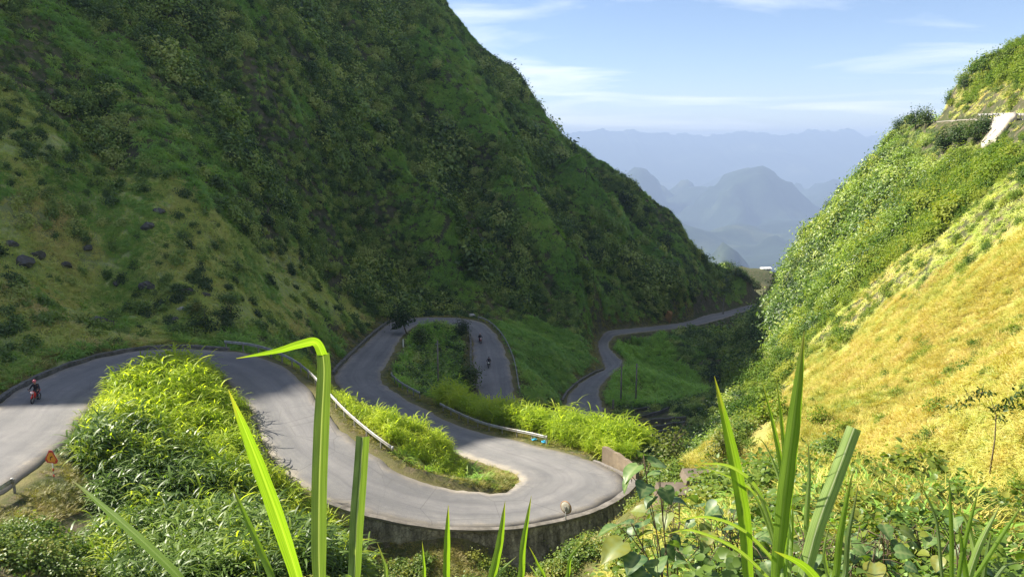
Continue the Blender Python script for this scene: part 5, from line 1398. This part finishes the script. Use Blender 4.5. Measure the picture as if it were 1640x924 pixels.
p = hit(745, 622); tree((p[0], p[1], p[2]), 0.95, 1, "bushy tree leaning from the island towards the two far motorbikes", lean=0.3)
p = hit(672, 560); tree((p[0], p[1], p[2]), 0.8, 3, "round topped tree in the middle of the far island")
p = hit(740, 545); tree((p[0], p[1], p[2]), 0.8, 0, "dark tree at the inner corner of the far hairpin")
for i in range(11):
    px = 1128 + i * 8.2; p = hit(px, 404 + i * 6.4 + random.uniform(-3, 3), 200); tree((p[0], p[1], p[2] - 0.3), random.uniform(0.7, 1.25), i, "small dark tree in the row along the far ridge crest", "trees along the far ridge crest")
BUSHM = [(crown_mesh(300 + i, 520, 1.25, 1.35, 0.26, 0.15, m, 12), trunk_mesh(300 + i, 1.0, 0.05, 7, 0.7)) for i, m in enumerate((M_YBUSH, M_TREE, M_YBUSH))]
def bush(px, py, s, v, label, group=None, dz=0.0):
    p = hit(px, py); root = empty("bush", (p[0], p[1], p[2] + dz), (0, 0, random.uniform(0, 6)), s)
    link("stems", BUSHM[v][1], root); link("foliage", BUSHM[v][0], root, (0, 0, 0.15)); return tag(root, label, "bush", group)
bush(1078, 740, 1.7, 0, "yellow green bush standing alone beyond the brown parapet wall")
bush(1160, 735, 0.9, 2, "small yellow green bush at the bottom of the golden slope")
bush(880, 905, 0.9, 0, "rounded yellow green bush at the foot of the retaining wall")
bush(330, 530, 1.2, 1, "leafy green bush above the first bend beside the road edge")
bush(368, 512, 1.2, 1, "taller leafy green bush on the spur behind the first bend")
bush(318, 505, 0.8, 2, "light green bush on the spur among dark boulders")
# ------------------------------------------------------------------ foreground: broad grass blades close to the viewer
def blade_mat(name, a, b, rib, transl=0.5):
    m, n, l, out = new_mat(name)
    at = n.new('ShaderNodeAttribute'); at.attribute_name = 'across'
    al = n.new('ShaderNodeAttribute'); al.attribute_name = 'along'
    cx = n.new('ShaderNodeCombineXYZ'); l.new(at.outputs['Fac'], cx.inputs[0]); l.new(al.outputs['Fac'], cx.inputs[1])
    mp = n.new('ShaderNodeMapping'); mp.inputs['Scale'].default_value = (4.5, 0.8, 1); l.new(cx.outputs[0], mp.inputs[0])
    v = noise_node(n, l, 2.0, 4, 0.6, vec=mp.outputs[0])
    mp2 = n.new('ShaderNodeMapping'); mp2.inputs['Scale'].default_value = (1.0, 6.0, 1); l.new(cx.outputs[0], mp2.inputs[0])
    v2 = noise_node(n, l, 1.5, 5, 0.65, vec=mp2.outputs[0])
    r = ramp(n, [(0.36, tuple(q * 0.72 for q in a)), (0.64, tuple(q * 1.15 for q in b))]); l.new(v.outputs['Fac'], r.inputs[0])
    blot = ramp(n, [(0.62, (0, 0, 0)), (0.78, (0.6, 0.6, 0.6))]); l.new(v2.outputs['Fac'], blot.inputs[0])
    c0 = mixc(n, l, blot.outputs[0], r.outputs[0], tuple(min(1, q * 1.3 + 0.03) for q in b))
    ab = n.new('ShaderNodeMath'); ab.operation = 'ABSOLUTE'; l.new(at.outputs['Fac'], ab.inputs[0])
    rb = ramp(n, [(0.03, (1, 1, 1)), (0.10, (0, 0, 0))]); l.new(ab.outputs[0], rb.inputs[0])
    c = mixc(n, l, rb.outputs[0], c0, rib)
    tp = n.new('ShaderNodeAttribute'); tp.attribute_name = 'tip'
    tm = n.new('ShaderNodeMath'); tm.operation = 'MULTIPLY_ADD'; tm.inputs[1].default_value = 0.45; l.new(v2.outputs['Fac'], tm.inputs[0]); l.new(tp.outputs['Fac'], tm.inputs[2])
    tr_ = ramp(n, [(1.08 - 0.0, (0, 0, 0)), (1.0, (0, 0, 0))]) if False else ramp(n, [(0.86, (0, 0, 0)), (1.0, (0.85, 0.85, 0.85))])
    th = n.new('ShaderNodeMath'); th.operation = 'MULTIPLY'; th.inputs[1].default_value = 0.8; l.new(tm.outputs[0], th.inputs[0]); l.new(th.outputs[0], tr_.inputs[0])
    c = mixc(n, l, tr_.outputs[0], c, (0.34, 0.27, 0.09))
    pr = n.new('ShaderNodeBsdfPrincipled'); pr.inputs['Roughness'].default_value = 0.42; pr.inputs['Specular IOR Level'].default_value = 0.45; l.new(c, pr.inputs['Base Color'])
    bp = n.new('ShaderNodeBump'); bp.inputs['Strength'].default_value = 0.25; bp.inputs['Distance'].default_value = 0.002; l.new(v.outputs['Fac'], bp.inputs['Height']); l.new(bp.outputs[0], pr.inputs['Normal'])
    tr = n.new('ShaderNodeBsdfTranslucent'); l.new(mixc(n, l, 1.0, c, (1.5, 1.6, 0.35), 'MULTIPLY'), tr.inputs['Color'])
    ms = n.new('ShaderNodeMixShader'); ms.inputs[0].default_value = transl; l.new(pr.outputs[0], ms.inputs[1]); l.new(tr.outputs[0], ms.inputs[2])
    l.new(ms.outputs[0], out.inputs[0]); return m
B_LIME = blade_mat("lime_blade", (0.15, 0.27, 0.03), (0.22, 0.34, 0.045), (0.30, 0.42, 0.10), 0.55)
B_GREEN = blade_mat("green_blade", (0.11, 0.18, 0.055), (0.17, 0.25, 0.08), (0.48, 0.54, 0.32), 0.36)
B_PALE = blade_mat("pale_blade", (0.20, 0.31, 0.07), (0.29, 0.40, 0.11), (0.58, 0.62, 0.36), 0.38)
M_STALK = plain("green_stalk", (0.10, 0.17, 0.04), 0.6, 0, 0.25, 20)
def blade(parent, path, Y, wpx, mat, twist=(0.0, 0.0), tip=0.03, depth=0.0, fold=0.18, base=None, cut=False, wprof=None, brown=True):
    """path: picture points from the root end to the tip, Y: distance (start, end); a V-folded tapering leaf"""
    y0, y1 = Y if isinstance(Y, tuple) else (Y, Y); n0 = len(path)
    pts = [W(px, py, y0 + (y1 - y0) * i / (n0 - 1)) for i, (px, py) in enumerate(path)]
    if base is not None:
        b0 = Vector(base); p0 = Vector(pts[0]); pts = [tuple(b0), tuple(b0 * 0.45 + p0 * 0.55 + Vector((0, 0, .03)))] + pts
    P = catmull(pts, 10); n = len(P); d = np.r_[0, np.cumsum(np.linalg.norm(np.diff(P, axis=0), axis=1))]; q = d / d[-1]
    wm = 0.84 * wpx / F_PX * (y0 + y1) / 2
    prof = wprof or ([(0, .45), (.2, .85), (.45, 1), (.7, .85), (.88, .45), (1, tip)] if not cut else [(0, .5), (.25, .9), (.6, 1), (1, .92)])
    wd = wm * np.interp(q, [a for a, b in prof], [b for a, b in prof]); vs, ax, al = [], [], []
    ncr = 6
    for i in range(n):
        t = unit(P[min(i + 1, n - 1)] - P[max(i - 1, 0)]); view = unit(P[i]); side = unit(np.cross(t, view)); nrm = np.cross(side, t)
        a = twist[0] + (twist[1] - twist[0]) * q[i]; side, nrm = side * math.cos(a) + nrm * math.sin(a), nrm * math.cos(a) - side * math.sin(a)
        for k in range(ncr + 1):
            u = 2 * k / ncr - 1; wv = 0.02 * wd[i] * math.sin(q[i] * 37 + 2 * u) * abs(u)
            vs.append(P[i] + side * u * wd[i] / 2 + nrm * (abs(u) * fold * wd[i] + wv)); ax.append(u); al.append(d[i])
    fs = [(i * (ncr + 1) + k, i * (ncr + 1) + k + 1, (i + 1) * (ncr + 1) + k + 1, (i + 1) * (ncr + 1) + k) for i in range(n - 1) for k in range(ncr)]
    loc = parent.location; me = mesh_of("leaf_blade", [np.array(v) - np.array(loc) for v in vs], fs, [mat], True)
    for nm, arr in (('across', ax), ('along', al), ('tip', np.repeat(q * (1.0 if (brown and not cut) else 0.7), ncr + 1))):
        A = me.attributes.new(nm, 'FLOAT', 'POINT'); A.data.foreach_set('value', np.array(arr, np.float32))
    return link("leaf_blade", me, parent)
def clump(px, Y, label, stalks=3):
    x, y, z = W(px, 950, Y); g = ground(x, y); root = empty("reed_plant", (x, y, g))
    tops = []
    for i in range(stalks):
        b = MB(); ox, oy = random.uniform(-.05, .05), random.uniform(-.05, .05); top = Vector((ox * 1.5, oy * 1.5, (z - g) - 0.10 + 0.1 * random.random()))
        b.tube([(ox, oy, -0.15), (ox * 1.2, oy * 1.2, top.z * .5), top], [.014, .012, .009], 8); b.build("stalk", M_STALK, root, True); tops.append(tuple(Vector((x, y, g)) + top))
    return tag(root, label, "reed plant"), tops
c, t = clump(490, 1.75, "tall reed plant with a leaf folded over at the top beside the long guardrail")
blade(c, [(512, 930), (511, 800), (515, 680), (519, 600), (517, 566)], 1.75, 31, B_GREEN, base=t[0], fold=0.16, wprof=[(0, .6), (.3, 1), (.75, 1), (1, .8)], brown=False)
blade(c, [(517, 570), (505, 549), (480, 552), (440, 563), (378, 574)], (1.75, 1.62), 18, B_LIME, twist=(0.35, 0.5), fold=0.12, wprof=[(0, 1.15), (.2, 1.1), (.5, .8), (.8, .35), (1, .04)])
blade(c, [(478, 930), (446, 830), (405, 720), (366, 624)], (1.75, 1.6), 32, B_LIME, base=t[1], fold=0.22, twist=(-.35, -.2))
blade(c, [(437, 930), (408, 860), (368, 770)], (1.8, 1.9), 14, B_LIME, base=t[2], fold=0.2)
blade(c, [(566, 930), (571, 840), (577, 760), (581, 700)], 1.9, 29, B_GREEN, base=t[0], fold=0.3, cut=True)
c, t = clump(330, 1.5, "single thin lime blade slanting across the tall grass hump", 1)
blade(c, [(292, 930), (230, 868), (170, 815), (113, 766)], (1.5, 1.7), 17, B_LIME, base=t[0], fold=0.15)
c, t = clump(760, 2.0, "low reed plant with upright lime blade tips in front of the retaining wall", 3)
for (pa, w_, mt) in [([(716, 930), (716, 870), (718, 808)], 15, B_LIME), ([(786, 930), (800, 870), (809, 802)], 17, B_LIME), ([(831, 930), (838, 870), (851, 793)], 14, B_LIME), ([(625, 930), (617, 905), (604, 868)], 11, B_GREEN), ([(681, 930), (679, 905), (676, 866)], 8, B_LIME),
                     ([(868, 930), (860, 900), (846, 872)], 9, B_LIME), ([(790, 928), (808, 908), (828, 890)], 7, B_PALE), ([(902, 930), (915, 890), (946, 856)], 10, B_LIME), ([(880, 930), (884, 912), (890, 892)], 6, B_GREEN), ([(858, 928), (846, 902), (838, 905)], 6, B_PALE)]:
    blade(c, pa, 2.0, w_, mt, base=random.choice(t), fold=0.25)
c, t = clump(1245, 2.2, "large reed plant with tall upright blades in front of the golden slope", 5)
for (pa, Y_, w_, mt, kw) in [([(1200, 930), (1192, 830), (1172, 720), (1144, 602)], (2.2, 2.1), 27, B_LIME, {}), ([(1243, 930), (1256, 800), (1272, 670), (1288, 530)], (2.2, 2.15), 31, B_LIME, {'fold': .25}),
                             ([(1285, 930), (1310, 840), (1340, 760), (1368, 685)], (2.2, 2.3), 31, B_PALE, {'cut': True, 'fold': .2}), ([(1262, 830), (1250, 740), (1236, 670), (1219, 606)], 2.3, 11, B_LIME, {}),
                             ([(1262, 790), (1256, 720), (1250, 660), (1243, 602)], 2.35, 10, B_LIME, {}), ([(1245, 880), (1215, 790), (1170, 748), (1105, 742)], (2.25, 2.0), 13, B_PALE, {'twist': (.5, .9)}), ([(1245, 890), (1212, 800), (1180, 770), (1100, 738)], (2.3, 2.1), 8, B_PALE, {'twist': (.6, .9)}),
                             ([(1240, 900), (1190, 850), (1130, 828), (1072, 838)], (2.25, 2.0), 11, B_PALE, {'twist': (.6, 1.0)}), ([(1235, 930), (1180, 880), (1110, 850), (1065, 855)], (2.2, 1.95), 10, B_PALE, {'twist': (.5, .9)}), ([(1300, 930), (1292, 840), (1296, 760), (1294, 702)], 2.3, 12, B_PALE, {}),
                             ([(1335, 930), (1345, 860), (1356, 800), (1366, 752)], 2.3, 15, B_LIME, {}), ([(1350, 930), (1358, 860), (1368, 810), (1375, 775)], 2.35, 12, B_GREEN, {}), ([(1325, 930), (1320, 880), (1330, 835)], 2.35, 9, B_PALE, {}), ([(1262, 830), (1245, 760), (1222, 708), (1200, 700)], 2.3, 10, B_PALE, {'twist': (.3, .9)}),
                             ([(1310, 935), (1285, 905), (1240, 882)], (2.0, 1.9), 22, B_LIME, {'twist': (.2, .5)}), ([(1262, 925), (1268, 860), (1270, 800)], 2.35, 9, B_LIME, {})]:
    blade(c, pa, Y_, w_, mt, base=random.choice(t), **kw)
c, t = clump(1550, 3.0, "reed plant with slim spreading blades near the thin sapling", 4)
for (pa, Y_, w_, mt, kw) in [([(1525, 930), (1524, 860), (1520, 765)], 3.0, 9, B_LIME, {}), ([(1535, 930), (1545, 870), (1568, 780)], 3.0, 9, B_LIME, {}), ([(1560, 930), (1590, 880), (1640, 803)], 3.0, 9, B_LIME, {}), ([(1550, 930), (1570, 870), (1602, 808)], 3.0, 15, B_PALE, {}),
                             ([(1552, 930), (1560, 885), (1545, 830), (1530, 812)], 3.05, 13, B_PALE, {'twist': (.2, .7)}), ([(1548, 925), (1540, 870), (1535, 838)], 3.0, 11, B_LIME, {}), ([(1575, 930), (1580, 890), (1588, 850)], 3.05, 9, B_GREEN, {}), ([(1510, 930), (1498, 830), (1466, 760)], (3.0, 2.9), 8, B_GREEN, {'twist': (.3, .6)}), ([(1590, 930), (1612, 905), (1640, 900)], 3.0, 8, B_GREEN, {})]:
    blade(c, pa, Y_, w_, mt, base=random.choice(t), **kw)

# ------------------------------------------------------------------ foreground: broad-leaved creepers on the near bank
def broad_mat(name, a, b, transl):
    m, n, l, out = new_mat(name); oi = n.new('ShaderNodeObjectInfo')
    tc_ = n.new('ShaderNodeTexCoord'); v = noise_node(n, l, 3.0, 4, 0.6, vec=tc_.outputs['Object'])
    r0 = ramp(n, [(0.1, a), (0.9, b)]); l.new(oi.outputs['Random'], r0.inputs[0])
    vr = ramp(n, [(0.3, (0.8, 0.82, 0.8)), (0.7, (1.15, 1.12, 1.1))]); l.new(v.outputs['Fac'], vr.inputs[0]); c = mixc(n, l, 1.0, r0.outputs[0], vr.outputs[0], 'MULTIPLY')
    at = n.new('ShaderNodeAttribute'); at.attribute_name = 'vein'; c = mixc(n, l, at.outputs['Fac'], c, (0.26, 0.32, 0.12))
    pr = n.new('ShaderNodeBsdfPrincipled'); pr.inputs['Roughness'].default_value = 0.45; pr.inputs['Specular IOR Level'].default_value = 0.45; l.new(c, pr.inputs['Base Color'])
    tr = n.new('ShaderNodeBsdfTranslucent'); l.new(mixc(n, l, 1.0, c, (1.4, 1.5, 0.4), 'MULTIPLY'), tr.inputs['Color'])
    ms = n.new('ShaderNodeMixShader'); ms.inputs[0].default_value = transl; l.new(pr.outputs[0], ms.inputs[1]); l.new(tr.outputs[0], ms.inputs[2]); l.new(ms.outputs[0], out.inputs[0]); return m
L_BROAD = broad_mat("broad_leaf", (0.060, 0.130, 0.045), (0.120, 0.210, 0.050), 0.32)
L_YELL = broad_mat("young_leaf", (0.14, 0.21, 0.03), (0.26, 0.26, 0.04), 0.4)
def heart_leaf(seed):
    rng = random.Random(seed); out = [(0, 0), (.20, -.10), (.40, .02), (.50, .25), (.44, .50), (.27, .78), (0, 1.0)]
    rows = []; vs, ve = [], []
    nv_ = 8
    for j in range(nv_ + 1):
        v = j / nv_; y = v
        w_ = np.interp(v, [0, .05, .15, .3, .5, .75, .92, 1], [.20, .36, .46, .50, .44, .26, .09, .01])
        for k in range(-3, 4):
            u = k / 3; yy = y - (0.10 * abs(u) * (1 - v) ** 3); z = 0.10 * abs(u) * w_ * 2 - 0.30 * v * v + 0.03 * math.sin(7 * v + 3 * u + seed) * abs(u)
            vs.append((u * w_, yy, z)); ve.append(max(0.0, (1 if k == 0 else 0) * .8 + (0.35 if (j % 2 == 0 and abs(k) in (1, 2)) else 0)))
    fs = [(j * 7 + k, j * 7 + k + 1, (j + 1) * 7 + k + 1, (j + 1) * 7 + k) for j in range(nv_) for k in range(6)]
    return vs, fs, ve
def leaf_mesh(seed, mat):
    v, f, ve = heart_leaf(seed); me = mesh_of("leaf", v, f, [mat], True); A = me.attributes.new('vein', 'FLOAT', 'POINT'); A.data.foreach_set('value', np.array(ve, np.float32)); return me
LEAF = [leaf_mesh(i, L_BROAD) for i in range(4)]; LEAFY = [leaf_mesh(i, L_YELL) for i in range(2)]
M_STEM = plain("brown_green_stem", (0.12, 0.09, 0.05), 0.8, 0, 0.3, 20)
def creeper(base, tips, leaves, label, group=None, young=0.15):
    """base point, stem tips, leaves = (position, size, stem index)"""
    root = empty("broadleaf_plant", base); B = Vector(base)
    for tp in tips:
        b = MB(); T = Vector(tp) - B; b.tube([(0, 0, -.15), T * 0.5 + Vector((0, 0, .08)), T], [.007, .005, .0025], 6); b.build("stem", M_STEM, root, True)
    for (p, s, k) in leaves:
        L_ = Vector(p) - B; T = Vector(tips[k]) - B; q = random.uniform(.55, 1.0); a0 = T * q + Vector((0, 0, .08 * (1 - q)))
        yaw = math.atan2(L_.y - a0.y, L_.x - a0.x) - math.pi / 2 + random.uniform(-.5, .5)
        me = random.choice(LEAFY) if random.random() < young else random.choice(LEAF)
        lf = link("leaf", me, root, L_, (random.uniform(-.75, .15), random.uniform(-.5, .5), yaw), s)
        pb = MB(); pb.tube([a0 - L_, (a0 - L_) * .5 + Vector((0, 0, .02)), (0, 0, 0)], [.004, .003, .0025], 5)
        po = link("petiole", mesh_of("petiole", [tuple(v) for v in pb.v], pb.f, [M_STEM], True), root, L_)
    return tag(root, label, "plant", group)
def at_bank(px, py, Y): return W(px, py, Y)
Yh = 5.0
gb = lambda px, Y: (W(px, 900, Y)[0], Y, ground(W(px, 900, Y)[0], Y))
creeper(gb(1085, Yh + .2), [at_bank(1030, 735, Yh), at_bank(1055, 770, Yh)],
        [(at_bank(px, py, Yh + dy), s, k) for px, py, s, k, dy in [(1022, 745, .155, 0, 0), (1042, 742, .14, 0, .05), (1012, 762, .13, 0, -.06), (1034, 774, .14, 0, -.1), (1056, 758, .13, 1, .08), (1063, 780, .12, 1, 0), (1030, 726, .10, 0, .1), (1048, 795, .11, 1, -.05), (1072, 800, .13, 1, .05)]],
        "broad leaved plant rising in front of the brown parapet wall")
creeper(gb(1100, Yh), [at_bank(1010, 836, Yh - .2), at_bank(1040, 868, Yh - .2)],
        [(at_bank(px, py, Yh - .2 + dy), s, k) for px, py, s, k, dy in [(990, 842, .16, 0, 0), (1012, 838, .11, 0, .1), (998, 868, .19, 0, -.15), (1030, 842, .12, 0, .1), (1045, 852, .14, 1, .05), (1022, 888, .16, 1, -.2), (1052, 895, .17, 1, -.1), (1068, 868, .12, 1, .1), (1035, 915, .16, 1, -.25)]],
        "broad leaved plant leaning over the outer end of the retaining wall")
rp = random.Random(12)
for i in range(21):
    px = 1075 + i * 24 + rp.uniform(-10, 10); top = 845 + rp.uniform(-28, 34) + max(0, (px - 1300)) * 0.05 - (35 if px < 1180 else 0); Y_ = 5.4 + rp.uniform(-.5, 1.2)
    b0 = gb(px + rp.uniform(-15, 15), Y_); tips = [at_bank(px + rp.uniform(-25, 25), top + rp.uniform(-10, 20), Y_ + rp.uniform(-.15, .15)) for _ in range(3)]
    lv = []
    for k in range(14):
        ti = k % 3; tx = Vector(tips[ti]); lv.append((tuple(tx + Vector((rp.uniform(-.22, .22), rp.uniform(-.2, .2), rp.uniform(-.42, .04)))), rp.uniform(.075, .15), ti))
    creeper(b0, tips, lv, "low broad leaved creeper among the weeds of the near bank", "creepers on the near bank", 0.25)

# ------------------------------------------------------------------ saplings on the golden slope
def sapling(px, py, h, lean, label, seed):
    p = hit(px, py); rng = np.random.default_rng(seed); root = empty("sapling", p)
    top = Vector((lean * .25, 0, h)); b = MB(); b.tube([(0, 0, -.2), (0.05, 0, h * .5), (0.0, 0, h * .8), top], [.03, .024, .016, .008], 7); b.build("trunk", M_BARK, root, True)
    pts = [top + Vector((lean * q, rng.uniform(-.15, .15), .18 - .35 * q * q)) for q in (0, .25, .5, .75, 1.0, 1.25)] + [Vector((.25, 0, h - .35)), Vector((-.1, 0, h - .4)), Vector((.15, .1, h - .75))]
    br = MB(); br.tube(pts[:6], [.012, .011, .009, .007, .005, .003], 5); br.build("branch", M_BARK, root, True)
    for q in pts:
        n = 16; C = np.array(q) + rng.normal(size=(n, 3)) * np.array([.14, .14, .07]); N = unit(rng.normal(size=(n, 3)) * .5 + np.array([0, 0, 1])); D = unit(rng.normal(size=(n, 3)) + np.array([0, 0, -.4]))
        V, F = leaves_arrays(C, D, N, rng.uniform(.12, .22, n), rng.uniform(.06, .10, n)); link("leaf_cluster", np_mesh("leaf_cluster", V, F, M_TREE), root)
    return tag(root, label, "sapling")
sapling(1583, 772, 3.0, -1.0, "thin sapling with a drooping crown on the golden slope", 5)
sapling(1640, 770, 2.7, -0.5, "leafy sapling at the edge of the golden slope, right of the drooping one", 6)
